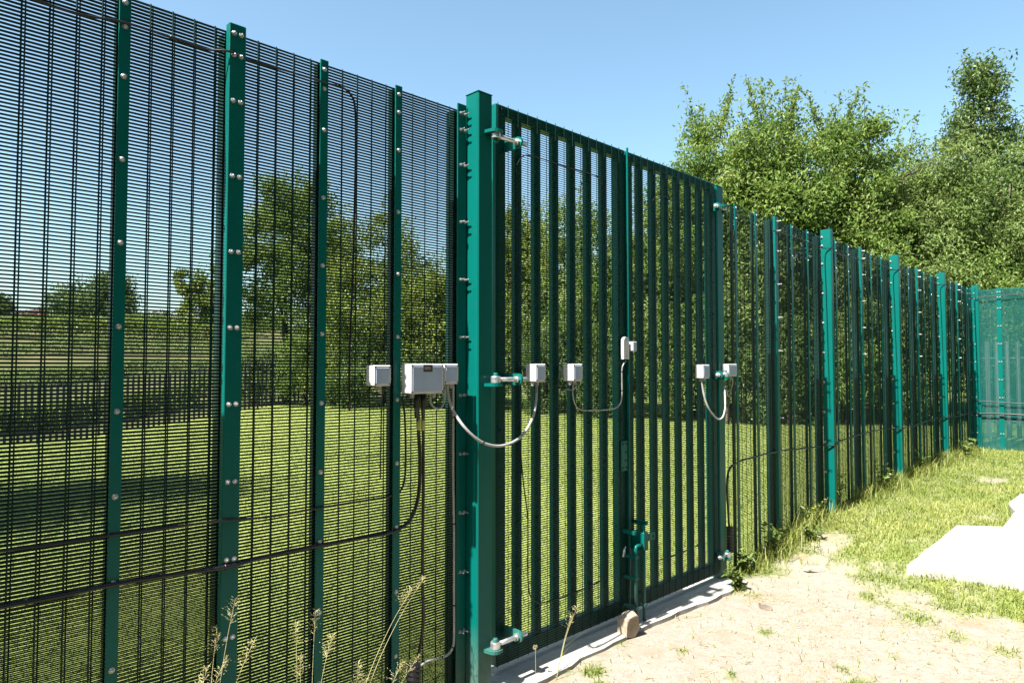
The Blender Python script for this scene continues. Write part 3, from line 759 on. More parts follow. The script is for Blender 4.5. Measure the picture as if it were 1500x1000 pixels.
# ------------------------------------------------------------------ slabs, rocks
def slab(label, pix, lift, thick):
    P = []
    for x, y in pix:
        p = gp(x, y, .1)
        for _ in range(6): p = gp(x, y, float(height(np.array([p[0]]), np.array([p[1]]), False)[0]) + lift)
        P.append(p)
    P = np.array(P); c = P.mean(0); zs = height(P[:, 0], P[:, 1], False) + lift
    cf = np.linalg.lstsq(np.c_[P - c, np.ones(len(P))], zs, rcond=None)[0]      # one flat tilted plane
    o = thing('concrete_slab', label, 'slab', (c[0], c[1], cf[2]), 0, 'pale concrete slabs in the grass')
    Q = []
    for i_ in range(len(P)):
        a, b_ = P[i_] - c, P[(i_ + 1) % len(P)] - c; n_ = max(2, int(np.linalg.norm(b_ - a) / .12))
        for s in range(n_): Q.append(a + (b_ - a) * s / n_ + rng.normal(0, .006, 2))
    a2 = sum(Q[k][0] * Q[(k + 1) % len(Q)][1] - Q[k][1] * Q[(k + 1) % len(Q)][0] for k in range(len(Q)))
    if a2 < 0: Q = Q[::-1]
    m_ = MB(); n_ = len(Q); zf = lambda q: q[0] * cf[0] + q[1] * cf[1]
    m_.add([(q[0], q[1], zf(q) - thick) for q in Q] + [(q[0], q[1], zf(q) - .01) for q in Q] + [(q[0] * .992, q[1] * .992, zf(q)) for q in Q],
           [tuple(range(2 * n_, 3 * n_))] + [(l * n_ + i_, l * n_ + (i_ + 1) % n_, l * n_ + n_ + (i_ + 1) % n_, l * n_ + n_ + i_) for l in (0, 1) for i_ in range(n_)])
    m_.build('slab', 'concrete', o); return P
SL1 = slab('large white concrete slab lying in the grass at the right edge', [(1328, 830), (1402, 766), (1470, 770), (1640, 782), (1700, 880)], .055, .2)
SL2 = slab('farther concrete slab behind the large one at the right edge', [(1470, 768), (1488, 748), (1477, 737), (1494, 723), (1700, 730), (1700, 778)], .065, .2)

def rock(name, label, px, py, sx, sy, sz, seed, mat='stone', flat=1.0, rz=0.0, group=None, sink=.15):
    rg = np.random.default_rng(seed); p = gp(px, py, 0.0)
    for _ in range(3): p = gp(px, py, hz(*p))
    V = []; F_ = []; nu, nv = 30, 20
    cuts = [(unit((np.array(v_, float) + rg.normal(0, .12, 3))[None])[0], rg.uniform(.6, .74)) for v_ in ((1, 0, 0), (-1, 0, 0), (0, 1, 0), (0, -1, 0), (0, 0, 1), (0, 0, -1))] + [(unit(rg.normal(size=(1, 3)))[0], rg.uniform(.8, .98)) for _ in range(8)]
    for i_ in range(nv + 1):
        for j_ in range(nu):
            ph, th_ = math.pi * i_ / nv, 2 * math.pi * j_ / nu
            v = np.array([math.sin(ph) * math.cos(th_), math.sin(ph) * math.sin(th_), math.cos(ph)]) * 1.15
            for n_, c_ in cuts:
                e = v @ n_
                if e > c_: v = v - n_ * (e - c_)
            v = v * (1 + .16 * (float(fbm(np.array([v[0] * 2.2 + seed + v[2] * 1.7]), np.array([v[1] * 2.2 - v[2] * 1.3]), 4)[0]) - .5) + rg.normal(0, .006)); V.append((v[0] * sx, v[1] * sy, v[2] * sz))
    for i_ in range(nv):
        for j_ in range(nu):
            k = (j_ + 1) % nu; F_.append((i_ * nu + j_, i_ * nu + nu + j_, i_ * nu + nu + k, i_ * nu + k))
    o = thing(name, label, 'stone', (p[0], p[1], hz(*p)), rz, group)
    MB().add([(a, b_, c_ + sz * (1 - sink * 2) * .9) for a, b_, c_ in V], F_).build('stone_body', mat, o)
rock('stone', 'large sandy block of stone standing at the gate middle', 920, 931, .086, .070, .098, 4, rz=.6)
rock('stone', 'flat pale stone lying between grass and sand near the fence', 1192, 836, .10, .05, .025, 9, rz=.3)
rock('stone', 'small grey stone lying on the sand in front of the gate', 1121, 892, .05, .035, .03, 12, 'pebble')
rock('stone', 'small brown stone beside the far gate post', 1060, 838, .04, .03, .02, 15)
rock('stone', 'small stone on the sand near the bottom edge', 1012, 995, .022, .018, .012, 16, 'pebble')

# gravel and chips on the sand
N = 3200
px_ = rng.uniform(690, 1560, N); py_ = rng.uniform(850, 1060, N)
pp = np.array([gp(a, b_) for a, b_ in zip(px_, py_)]); keep = (np.asarray(G.local(pp[:, 0], pp[:, 1])[1]) > .24) & (grassmask(pp[:, 0], pp[:, 1]) < .75)
pp = pp[keep]; n_ = len(pp); sz_ = .0025 + .011 * rng.random(n_) ** 5
ic = np.array([(1, 0, 0), (-1, 0, 0), (0, 1, 0), (0, -1, 0), (0, 0, 1), (0, 0, -1)], float)
fc = np.array([(0, 2, 4), (2, 1, 4), (1, 3, 4), (3, 0, 4), (2, 0, 5), (1, 2, 5), (3, 1, 5), (0, 3, 5)])
J = ic[None] * (sz_[:, None, None] * rng.uniform(.5, 1.3, (n_, 6, 1))) * np.array([1, 1, .6]); aa = rng.uniform(0, 6.28, n_)
J = np.stack([J[..., 0] * np.cos(aa)[:, None] - J[..., 1] * np.sin(aa)[:, None], J[..., 0] * np.sin(aa)[:, None] + J[..., 1] * np.cos(aa)[:, None], J[..., 2]], -1)
J += np.stack([pp[:, 0], pp[:, 1], height(pp[:, 0], pp[:, 1]) + .001], 1)[:, None]
me = tri_mesh('gravel', J.reshape(-1, 3), (np.arange(n_)[:, None, None] * 6 + fc).reshape(-1, 3), 'pebble')
put(link('gravel', me), label='loose gravel and chips scattered over the bare sand', category='gravel', kind='stuff')

# ------------------------------------------------------------------ grass
def scatter_sector(n, r0, r1, a0, a1, power=1.0):
    r = (r0 ** power + rng.random(n) * (r1 ** power - r0 ** power)) ** (1 / power); a = np.radians(rng.uniform(a0, a1, n))
    return np.sin(a) * r, np.cos(a) * r
def front_ok(x, y):
    t1, d1 = G.local(x, y); t2, d2 = R.local(x, y); t3, d3 = E.local(x, y)
    ok = np.where(t2 > 0, d2 > .03, d1 > np.where(t1 > tGP, .2, .03)) & (d3 > .03)
    return ok & (sdist(SL1, x, y) < .02) & (sdist(SL2, x, y) < .02)
Xs, Ys = [], []
x, y = scatter_sector(330000, 2.6, 14.5, -6, 42, 1.0)
m_ = grassmask(x, y); k = front_ok(x, y) & (rng.random(len(x)) < np.clip(m_ ** 1.6 * .95 + .012, 0, 1)); x, y = x[k], y[k]
n_ = len(x); r_ = np.hypot(x, y); t2, d2 = R.local(x, y)
patch = fbm(x * 1.3 + 40, y * 1.3, 3)
Hh = (.022 + .05 * rng.random(n_) ** 1.5 + .035 * np.clip(patch - .45, 0, 1)) * (1 + .55 * np.exp(-np.abs(d2) / .18) * (t2 > 0))
C_ = np.stack([x, y, height(x, y) - .004], 1)
V, F_ = blades(C_, Hh, .0028 + .0022 * rng.random(n_) + r_ * .00022, rng.uniform(.1, 1.0, n_), rng.uniform(.2, 1.1, n_), rng.uniform(0, 6.28, n_))
var = np.clip(.25 + .9 * (patch - .35) + rng.normal(0, .2, n_), 0, 1)
put(link('grass', tri_mesh('grass', V, F_, 'blade_grass', np.repeat(var, 5))), label='short sunlit weedy grass along the fence and around the slabs', category='grass', kind='stuff')
# lawn behind the fence
x, y = scatter_sector(420000, 2.2, 34, -46, 38, .75)
t1, d1 = G.local(x, y); t2, d2 = R.local(x, y); dd = np.where(t2 > 0, d2, d1); k = (dd < -.06) & (d1 > -20.3); x, y = x[k], y[k]; n_ = len(x); r_ = np.hypot(x, y)
patch = fbm(x * .8 + 9, y * .8, 3)
C_ = np.stack([x, y, height(x, y) - .004], 1)
dd = np.where(R.local(x, y)[0] > 0, R.local(x, y)[1], G.local(x, y)[1])
V, F_ = blades(C_, .02 + .03 * rng.random(n_) + .05 * np.exp(dd / .25) * rng.random(n_), .0028 + .001 * r_ * .6, rng.uniform(.1, .9, n_), rng.uniform(.1, .9, n_), rng.uniform(0, 6.28, n_))
put(link('grass', tri_mesh('grass', V, F_, 'blade_lawn', np.repeat(np.clip(.2 + .8 * (patch - .3) + rng.normal(0, .2, n_), 0, 1), 5))), label='mown lawn behind the mesh fence', category='grass', kind='stuff')
# longer grass at the foot of the fence beyond the gate
n_ = 7000; t2 = rng.uniform(.1, TC, n_); d2 = np.abs(rng.normal(.05, .09, n_)) + .02
P = R.o[None] + R.u[None] * t2[:, None] + R.n[None] * d2[:, None]
dens = fbm(t2 * 2.1, t2 * 0, 3); k = rng.random(n_) < sm(dens, .3, .62) ; P = P[k]; n_ = len(P)
V, F_ = blades(np.stack([P[:, 0], P[:, 1], height(P[:, 0], P[:, 1]) - .005], 1), rng.uniform(.08, .26, n_), rng.uniform(.004, .007, n_), rng.uniform(.05, .6, n_), rng.uniform(.2, 1.2, n_), rng.uniform(0, 6.28, n_))
put(link('grass', tri_mesh('grass', V, F_, 'blade_grass', np.repeat(np.clip(rng.normal(.5, .25, n_), 0, 1), 5))), label='longer grass along the foot of the long fence', category='grass', kind='stuff')

# dry straw and dead stalks lying on the sand
x, y = scatter_sector(26000, 2.6, 8.5, -6, 40, 1.0)
m_ = grassmask(x, y); k = front_ok(x, y) & (rng.random(len(x)) < np.clip(.10 + 1.2 * m_ * (1 - m_) + .5 * (fbm(x * 1.7 + 3, y * 1.7, 3) - .5), 0, 1)); x, y = x[k], y[k]; n_ = len(x)
V, F_ = blades(np.stack([x, y, height(x, y) + .003], 1), rng.uniform(.02, .07, n_), rng.uniform(.0018, .0035, n_), rng.uniform(1.25, 1.5, n_), rng.uniform(-.1, .12, n_), rng.uniform(0, 6.28, n_))
put(link('straw', tri_mesh('straw', V, F_, 'straw', np.repeat(np.clip(rng.normal(.35, .3, n_), 0, 1), 5))), label='dry straw and dead stalks lying on the bare sand', category='straw', kind='stuff')
# thin seedlings in the sand
x, y = scatter_sector(30000, 2.6, 7.5, -6, 40, 1.0); k = front_ok(x, y) & (fbm(x * 3.1 + 11, y * 3.1 + 5, 3) > .60) & (grassmask(x, y) < .4); x, y = x[k], y[k]; n_ = len(x)
V, F_ = blades(np.stack([x, y, height(x, y) - .002], 1), rng.uniform(.008, .028, n_), rng.uniform(.0018, .003, n_), rng.uniform(.2, 1.2, n_), rng.uniform(.1, .9, n_), rng.uniform(0, 6.28, n_))
put(link('grass', tri_mesh('grass', V, F_, 'blade_grass', np.repeat(np.clip(rng.normal(.55, .25, n_), 0, 1), 5))), label='thin grass seedlings scattered over the bare sand', category='grass', kind='stuff')

# ------------------------------------------------------------------ weeds and tall grasses
def tall_grass(label, px, py, d, heads, blades_n=6, group='tall seeding grasses at the foot of the left fence', F=G, z=None, h_scale=1.0):
    """heads: (pixel x, pixel y of the head tip, lean depth d2)"""
    t_, z_ = F.pick(px, py, d)
    t0 = t_; base = F.world(t0, d); gz = hz(base[0], base[1])
    o = fthing('tall_grass', label, 'grass plant', F, t0, d, gz - .01, group)
    for hx, hy, d2 in heads:
        tt, zz = F.pick(hx, hy, d2); e = np.array([tt - t0, -(d2 - d), zz - gz])
        s0 = np.array([random.uniform(-.01, .01), random.uniform(-.01, .01), 0]); m1 = s0 + (e - s0) * np.array([.35, .35, .5]) ; m2 = s0 + (e - s0) * np.array([.68, .68, .8])
        S = spline([s0, m1, m2, e], 5)
        st = MB().tube(S, list(np.linspace(.0013, .0006, len(S))), 5).mesh('stem', 'straw'); 
        a = st.attributes.new('var', 'FLOAT', 'POINT'); a.data.foreach_set('value', np.full(len(st.vertices), .55, np.float32))
        so = link('stem', st, o)
        # panicle: side branchlets with spikelets
        Cn, Dn = [], []
        L_ = .095 * h_scale
        for q in range(26):
            f = q / 26; S0 = np.array(S[-1]) - (np.array(S[-1]) - np.array(S[-4])) / np.linalg.norm(np.array(S[-1]) - np.array(S[-4])) * L_ * f
            az = random.uniform(0, 6.28); out = np.array([math.cos(az), math.sin(az), random.uniform(.3, 1.2)]); out /= np.linalg.norm(out)
            ln = (.012 + .045 * f) * random.uniform(.5, 1.2) * h_scale
            for g in range(3):
                Cn.append(S0 + out * ln * (.35 + .3 * g) + np.random.default_rng(q * 7 + g).normal(0, .002, 3)); Dn.append(out + np.array([0, 0, -.15]))
            Cn.append(S0); Dn.append(out * 1.0)
        Cn = np.array(Cn); Dl = np.linalg.norm(np.array(Dn), axis=1); D_ = unit(np.array(Dn)); nn = len(Cn)
        LL = np.where(np.arange(nn) % 4 == 3, .026 * h_scale, .0075); WW = np.where(np.arange(nn) % 4 == 3, .0008, .0024)
        V, F_ = leaves(Cn, D_, unit(rng.normal(size=(nn, 3))), LL, WW, .2)
        link('seed_head', tri_mesh('seed_head', V, F_, 'straw', np.repeat(np.clip(rng.normal(.5, .3, nn), 0, 1), 4)), so)
    n2 = blades_n
    if n2:
        V, F_ = blades(rng.normal(0, .02, (n2, 3)) * np.array([1, 1, 0]), rng.uniform(.15, .42, n2), rng.uniform(.003, .005, n2), rng.uniform(.05, .5, n2), rng.uniform(.3, 1.3, n2), rng.uniform(0, 6.28, n2))
        link('blade', tri_mesh('blade', V, F_, 'blade_grass', np.repeat(np.clip(rng.normal(.6, .2, n2), 0, 1), 5)), o)
tall_grass('tall seeding grass in front of the double bolted post at far left', 300, 1120, .10, [(345, 872, .06), (372, 935, .10), (318, 915, .05)])
tall_grass('upright seed head between the double bolted post and the next bar', 437, 1130, .10, [(433, 905, .07), (440, 955, .09)])
tall_grass('leaning seed head close to the second bar from the gate post', 450, 1140, .12, [(487, 925, .09), (462, 890, .06)])
tall_grass('pair of long leaning stems with pale seed heads beside the black conduit', 500, 1130, .16, [(604, 858, .08), (622, 842, .06)], 4)
tall_grass('low tufted grass between the last two bars of the left fence', 520, 1130, .12, [(525, 968, .1), (535, 990, .1)])
tall_grass('low pale grass head over the corrugated pipe stub', 540, 1120, .2, [(612, 958, .14), (590, 965, .16)], 4)
tall_grass('small tuft of grass at the far left bottom edge', 262, 1130, .12, [(303, 975, .1), (330, 960, .09)], 5)
tall_grass('dry grass stem growing from the gate threshold', 815, 952, .22, [(846, 884, .14), (838, 898, .12)], 2, 'dry stems by the gate')
tall_grass('short dry stalk beside the lower left gate hinge', 787, 958, .2, [(784, 942, .18)], 0, 'dry stems by the gate', h_scale=.3)

def weed(label, F, px, py, d, n, size, h, seed, flowers=0, group='leafy weeds at the foot of the fence'):
    rg = np.random.default_rng(seed); t_, _ = F.pick(px, py, d); b_ = F.world(t_, d); o = fthing('weed', label, 'weed', F, t_, d, hz(b_[0], b_[1]) - .005, group)
    ns = max(4, n // 22); st = MB(); Cs = []
    for s in range(ns):
        az = rg.uniform(0, 6.28); e = np.array([math.cos(az) * h * rg.uniform(.1, .75), math.sin(az) * h * rg.uniform(.1, .6), h * rg.uniform(.45, 1)])
        if e[1] > d - .03: e[1] = -abs(e[1]) * .3
        S = spline([(0, 0, 0), e * [.4, .4, .6], e], 4); st.tube(S, list(np.linspace(.003, .001, len(S))), 4); Cs.append(np.array(S))
    me_ = st.mesh('stem', 'weed_leaf'); a = me_.attributes.new('var', 'FLOAT', 'POINT'); a.data.foreach_set('value', np.full(len(me_.vertices), .4, np.float32)); link('stem', me_, o)
    C_ = np.array([Cs[q % ns][rg.integers(1, len(Cs[0]))] for q in range(n)]); D_ = unit(rg.normal(size=(n, 3)) * [1, 1, .5] + [0, 0, .25])
    N_ = unit(rg.normal(size=(n, 3)) * .5 + [0, 0, 1.0]); V, F_ = leaves(C_, D_, N_, size * rg.uniform(.5, 1.2, n), size * .5 * rg.uniform(.6, 1.2, n), .15)
    link('foliage', tri_mesh('foliage', V, F_, 'weed_leaf', np.repeat(np.clip(rg.normal(.5, .25, n), 0, 1), 4)), o)
    for q in range(flowers):
        c = Cs[q % ns][-1] + [0, 0, .01]; nn = 9; az = np.linspace(0, 6.28, nn, endpoint=False)
        V, F_ = leaves(np.repeat(c[None], nn, 0), unit(np.stack([np.cos(az), np.sin(az), np.full(nn, .5)], 1)), np.tile([0, 0, 1.0], (nn, 1)), np.full(nn, .014), np.full(nn, .008), .1)
        link('flower', tri_mesh('flower', V, F_, 'petal_yellow', np.full(len(V), .5)), o)
weed('bushy leafy weed beside the lower hinge of the far gate post', R, 1082, 818, .22, 130, .055, .17, 1)
weed('dark leafy weed against the fence just past the black pipe', R, 1092, 800, .06, 110, .06, .26, 2)
weed('spreading weed at the foot of the first thin post past the gate', R, 1128, 785, .07, 120, .06, .30, 3)
weed('yellow flowering weed left of the first wide sunlit post', R, 1180, 760, .05, 80, .05, .34, 4, 3)
weed('low weed at the foot of the first wide sunlit post', R, 1190, 757, .22, 110, .06, .16, 5)
weed('weed between the first and second wide sunlit posts', R, 1225, 735, .06, 90, .05, .38, 6)
weed('weed close to the second wide sunlit post', R, 1290, 705, .07, 90, .06, .40, 7, 1)
weed('weed before the third wide sunlit post', R, 1345, 685, .08, 90, .06, .36, 8)
weed('weed at the far corner of the fence', R, 1415, 655, .2, 110, .07, .30, 9)

# ------------------------------------------------------------------ trees
def tree(name, label, X, Y, h, rx, z_lo, nleaf, ll, mat, seed, cat='tree', shoots=0, stems=2, group=None, aspect=.45, lumps=7, ry=None):
    rg = np.random.default_rng(seed); gz = hz(X, Y); ry = ry or rx
    o = thing(name, label, cat, (X, Y, gz - .05), 0, group)
    # crown volume: several overlapping ellipsoids
    E_ = []; zc = (h + z_lo) / 2
    E_.append((np.array([0, 0, zc]), np.array([rx * .72, ry * .72, (h - z_lo) / 2 * .86])))
    for q in range(lumps):
        a = 6.28 * q / lumps + rg.uniform(-.4, .4); f = rg.uniform(.12, .92)
        prof_ = math.sin(math.pi * min(1, .22 + .72 * f)) ** .7
        c = np.array([math.cos(a) * rx * .58 * prof_, math.sin(a) * ry * .58 * prof_, z_lo + (h - z_lo) * f])
        s_ = rg.uniform(.32, .5) * prof_ + .08; E_.append((c, np.array([rx * s_ * 1.1, ry * s_ * 1.1, min((h - z_lo) * s_ * .55, max(.3, min(h - c[2], c[2] - z_lo) + .25))])))
    if name == 'alder_tree':                                           # conical crown of separate boughs
        E_ = []
        for q in range(20):
            f = (q + .5) / 20; a = q * 2.4 + rg.uniform(-.3, .3); w0 = rx * (1 - f) ** .8
            c = np.array([math.cos(a) * w0 * .62, math.sin(a) * w0 * .62, z_lo + (h - z_lo) * (.04 + .93 * f)])
            E_.append((c, np.array([.34 + w0 * .42, .34 + w0 * .42, .36 + w0 * .26])))
    # leaf clumps near the surface of those ellipsoids
    ncl = max(30, nleaf // (170 if rx < 3 else 60)); w_ = np.array([np.prod(e[1]) ** .67 for e in E_]); w_ /= w_.sum()
    ki = rg.choice(len(E_), ncl, p=w_); dr = unit(rg.normal(size=(ncl, 3))); rr = rg.random(ncl) ** .22 * rg.uniform(.8, 1.08, ncl)
    cc = np.array([E_[k][0] for k in ki]) + dr * rr[:, None] * np.array([E_[k][1] for k in ki])
    cc[:, 2] = np.maximum(cc[:, 2], z_lo * .8 + .05)
    # stems and limbs
    tb = MB(); tips = []
    for s in range(stems):
        a = rg.uniform(0, 6.28); lean = .12 * rx if stems == 1 else rg.uniform(.1, .4) * rx
        top = np.array([math.cos(a) * lean, math.sin(a) * lean, h * rg.uniform(.7, .86)])
        b0 = np.array([math.cos(a), math.sin(a), 0]) * (.0 if stems == 1 else .12 + .02 * stems)
        S = spline([b0, b0 + (top - b0) * [.25, .25, .33] + rg.normal(0, .04, 3), b0 + (top - b0) * [.6, .6, .66] + rg.normal(0, .08, 3), top], 5)
        r0 = h * (.016 if stems > 1 else .021); tb.tube(S, [r0 * (1 - .88 * (i_ / (len(S) - 1)) ** .8) for i_ in range(len(S))], 7); tips.append(np.array(S))
    allS = np.concatenate(tips); nl = min(ncl, 60)
    for q in rg.choice(ncl, nl, replace=False):
        e = cc[q]; cand = allS[(allS[:, 2] < e[2] - .05)]
        if not len(cand): cand = allS[:2]
        b0 = cand[np.argmin(np.linalg.norm((cand - e) * [1, 1, .6], axis=1))]; L_ = np.linalg.norm(e - b0)
        tb.tube([b0, b0 + (e - b0) * .5 + np.array([0, 0, .06 * L_]) + rg.normal(0, .03, 3), e], [.006 + .008 * L_, .005 + .005 * L_, .004], 4)
    # shoots rising out of the top
    SC_, SD_ = [], []
    for q in range(shoots):
        top_e = E_[rg.integers(0, len(E_))] if q % 2 else E_[int(np.argmax([e[0][2] + e[1][2] for e in E_]))]
        a = rg.uniform(0, 6.28); b0 = top_e[0] + np.array([math.cos(a) * top_e[1][0] * .7, math.sin(a) * top_e[1][1] * .7, top_e[1][2] * .45])
        L_ = rg.uniform(.4, 1.5) * (h * .13) * (.5 if name == 'alder_tree' else 1); e = b0 + np.array([math.cos(a) * .25, math.sin(a) * .25, 1]) * L_
        tb.tube([b0, (b0 + e) / 2 + rg.normal(0, .03, 3), e], [.008, .005, .002], 4)
        nn = int(30 * L_ / .8) + 8; f = rg.random(nn) ** .8
        P_ = b0 + (e - b0) * f[:, None] + rg.normal(0, .05 + .09 * (1 - f))[:, None] * rg.normal(size=(nn, 3)) * .9
        SC_.append(P_)
    tb.build('trunk', 'bark', o)
    per = max(8, int(nleaf / ncl)); sg = rg.uniform(.16, .36, ncl) * (max(rx, .5) / 2.2) ** (.35 if rx < 3 else .9)
    C_ = (cc[:, None] + np.clip(rg.normal(size=(ncl, per, 3)), -1.7, 1.7) * sg[:, None, None] * [1, 1, .75]).reshape(-1, 3)
    tone = np.repeat(rg.normal(0, .2, ncl), per)
    if SC_:
        sc = np.concatenate(SC_); C_ = np.concatenate([C_, sc]); tone = np.concatenate([tone, np.zeros(len(sc))])
    n = len(C_); axis = C_ - np.array([0, 0, zc * .85]); out = unit(axis)
    D_ = unit(rg.normal(size=(n, 3)) + out * .5 + [0, 0, -.25]); N_ = unit(rg.normal(size=(n, 3)) * .75 + out * .6 + [0, 0, .55])
    V, F_ = leaves(C_, D_, N_, ll * rg.uniform(.6, 1.25, n), ll * aspect * rg.uniform(.75, 1.2, n))
    k = V.reshape(-1, 4, 3)[:, :, 2].min(1) > .0
    V = V.reshape(-1, 4, 3)[k].reshape(-1, 3); n = int(k.sum()); F_ = F_[:n * 2]
    link('crown', tri_mesh('crown', V, F_, mat, np.repeat(np.clip(.45 + tone[k] + rg.normal(0, .2, n), 0, 1), 4)), o)
    return o
def at(px, Yd): return ((px - 750) / 1000 * Yd, Yd)
def top_h(py, Yd, X, Y): return EYE + (537 - py) / 1000 * Yd - hz(X, Y)
TREES = [
    # name, label, px, depth, top px, half width px, crown base m, leaves, leaf len, material, shoots, stems
    ('birch_tree', 'slender loose tree seen through the mesh just right of the double bolted post', 425, 26, 268, 96, .6, 46000, .13, 'leaf_willow', 8, 2),
    ('broadleaf_tree', 'rounded bright tree seen through the last panel of the left fence', 560, 25, 296, 112, .5, 56000, .13, 'leaf_lime', 3, 2),
    ('broadleaf_tree', 'lower bright bush-like tree behind the sunlit gate post', 668, 24, 375, 84, .3, 38000, .13, 'leaf_lime', 2, 3),
    ('broadleaf_tree', 'leafy tree behind the left gate leaf, left of its middle', 768, 23, 312, 96, .3, 48000, .125, 'leaf_lime', 3, 3),
    ('broadleaf_tree', 'leafy tree behind the middle of the double gate', 872, 21, 280, 104, .3, 52000, .115, 'leaf_willow', 5, 3),
    ('willow_tree', 'loose willow topping the right gate leaf, with thin upright shoots', 1015, 18.5, 182, 92, .5, 42000, .13, 'leaf_willow', 26, 4),
    ('willow_tree', 'tall willow with feathery shoots rising above the first wide sunlit post', 1128, 17.5, 150, 100, .6, 50000, .13, 'leaf_willow', 34, 4),
    ('willow_tree', 'willow with wispy shoots to the right of the tallest willow', 1245, 17.5, 172, 96, .6, 48000, .125, 'leaf_willow', 30, 4),
    ('broadleaf_tree', 'dense pale tree above the third wide sunlit post', 1350, 17.8, 200, 112, .4, 62000, .115, 'leaf_pale', 10, 3),
    ('alder_tree', 'tallest dark leaved tree at the top right corner', 1450, 21, 72, 118, 2.6, 46000, .15, 'leaf_dark', 2, 1),
    ('broadleaf_tree', 'dense pale tree cut by the right edge behind the end fence', 1500, 18.3, 185, 112, .4, 56000, .115, 'leaf_pale', 8, 3),
    ('broadleaf_tree', 'dense tree filling the gap behind the far corner of the fence', 1425, 17.2, 300, 85, .3, 40000, .10, 'leaf_willow', 3, 3),
    ('broadleaf_tree', 'dense dark tree behind the willows, filling the gap above the second wide sunlit post', 1300, 21, 230, 110, .6, 40000, .13, 'leaf_willow', 4, 3),
    ('broadleaf_tree', 'dense tree behind the two leftmost willows', 1072, 21.5, 225, 105, .6, 40000, .13, 'leaf_willow', 4, 3),
]
for q, (nm, lab, px, Yd, tp, hw, zl_, nlv, ll, mt, sh, stm) in enumerate(TREES):
    X_, Y_ = at(px, Yd); tree(nm, lab, X_, Y_, top_h(tp, Yd, X_, Y_), hw / 1000 * Yd, zl_, nlv, ll, mt, 100 + q, shoots=sh, stems=stm, group='trees behind the fence')
# understorey shrubs under those trees
SHR = [(375, 25.5, 520, 48, 'dark shrub left of the trees behind the left fence'), (455, 24.5, 470, 50, 'dark shrub behind the bar nearest the slender loose tree'), (528, 23, 490, 48, 'shrub below the rounded bright tree'),
       (612, 22.5, 505, 45, 'shrub behind the large control box'), (708, 21.5, 500, 50, 'shrub seen just right of the sunlit gate post'), (806, 20, 470, 52, 'shrub seen behind the boxes on the left gate leaf'),
       (905, 18.5, 470, 50, 'shrub behind the meeting stiles of the gate'), (985, 17.3, 430, 48, 'shrub behind the right gate leaf'), (1075, 16.3, 420, 48, 'shrub behind the first bars past the gate'),
       (1165, 16, 430, 46, 'shrub behind the fence just left of the first wide sunlit post'), (1250, 16, 440, 46, 'shrub behind the fence between first and second wide sunlit posts'), (1330, 16.2, 450, 44, 'shrub behind the second wide sunlit post')]
for q, (px, Yd, tp, hw, lab) in enumerate(SHR):
    X_, Y_ = at(px, Yd); tree('shrub', lab, X_, Y_, top_h(tp, Yd, X_, Y_), hw / 1000 * Yd, .12, 9000, .10, ['leaf_dark', 'leaf_willow', 'leaf_dark'][q % 3], 300 + q, 'shrub', 2, 4, 'shrubs behind the fence', lumps=6)
# tree left of the frame whose shadow falls on the lawn
tree('shade_tree', 'tree outside the left edge whose shadow lies across the lawn', -10.4, 5.6, 9.0, 3.0, 4.4, 24000, .16, 'leaf_lime', 500, stems=1)
# unseen hedge added behind the camera to cut skylight on the fence faces
n_ = 34000; t_ = rng.uniform(-9.5, 13.5, n_); d_ = 8.2 + rng.normal(0, .4, n_); z_ = 9 * rng.random(n_) * (.9 + .2 * rng.random(n_))
P = G.o[None] + G.u[None] * t_[:, None] + G.n[None] * d_[:, None]; P[:, 2] = z_ + height(P[:, 0], P[:, 1])
q_ = np.arange(n_) % 3 == 0                                            # second arm of the added hedge, also there to block light
P[q_] = G.o[None] + G.u[None] * (-9.5 + rng.normal(0, .35, q_.sum()))[:, None] + G.n[None] * rng.uniform(.5, 8.4, q_.sum())[:, None]
P[q_, 2] = .92 * z_[q_] + height(P[q_, 0], P[q_, 1])
V, F_ = leaves(P, unit(rng.normal(size=(n_, 3))), unit(rng.normal(size=(n_, 3)) - G.n[None] * 1.2), rng.uniform(.3, .6, n_), rng.uniform(.2, .38, n_))
put(link('hedge', tri_mesh('hedge', V, F_, 'leaf_dark', np.repeat(rng.random(n_), 4))), label='unseen hedge added to block skylight from the fence', category='hedge', kind='stuff')
# far trees
for q, (nm, lab, px, Yd, tp, hw, zl_, nlv, ll, mt) in enumerate([
        ('oak_tree', 'round lone tree on the far hillside behind the leftmost bar', 150, 80, 400, 62, 1.2, 11000, .42, 'leaf_dark'),
        ('copper_beech', 'reddish brown tree left of the round lone tree', 80, 86, 462, 32, .4, 4500, .42, 'leaf_copper'),
        ('oak_tree', 'small far tree on the hillside right of the round lone tree', 236, 110, 478, 22, .5, 2500, .5, 'leaf_dark'),
        ('oak_tree', 'tall far tree just cut by the left edge', -28, 60, 420, 40, 2, 5000, .34, 'leaf_dark'),
        ('oak_tree', 'far tree beside the left edge of the slender loose tree', 300, 60, 385, 48, 1.0, 8000, .3, 'leaf_lime')]):
    X_, Y_ = at(px, Yd); tree(nm, lab, X_, Y_, max(3, top_h(tp, Yd, X_, Y_)), hw / 1000 * Yd, zl_, nlv, ll, mt, 600 + q, shoots=0, stems=1)
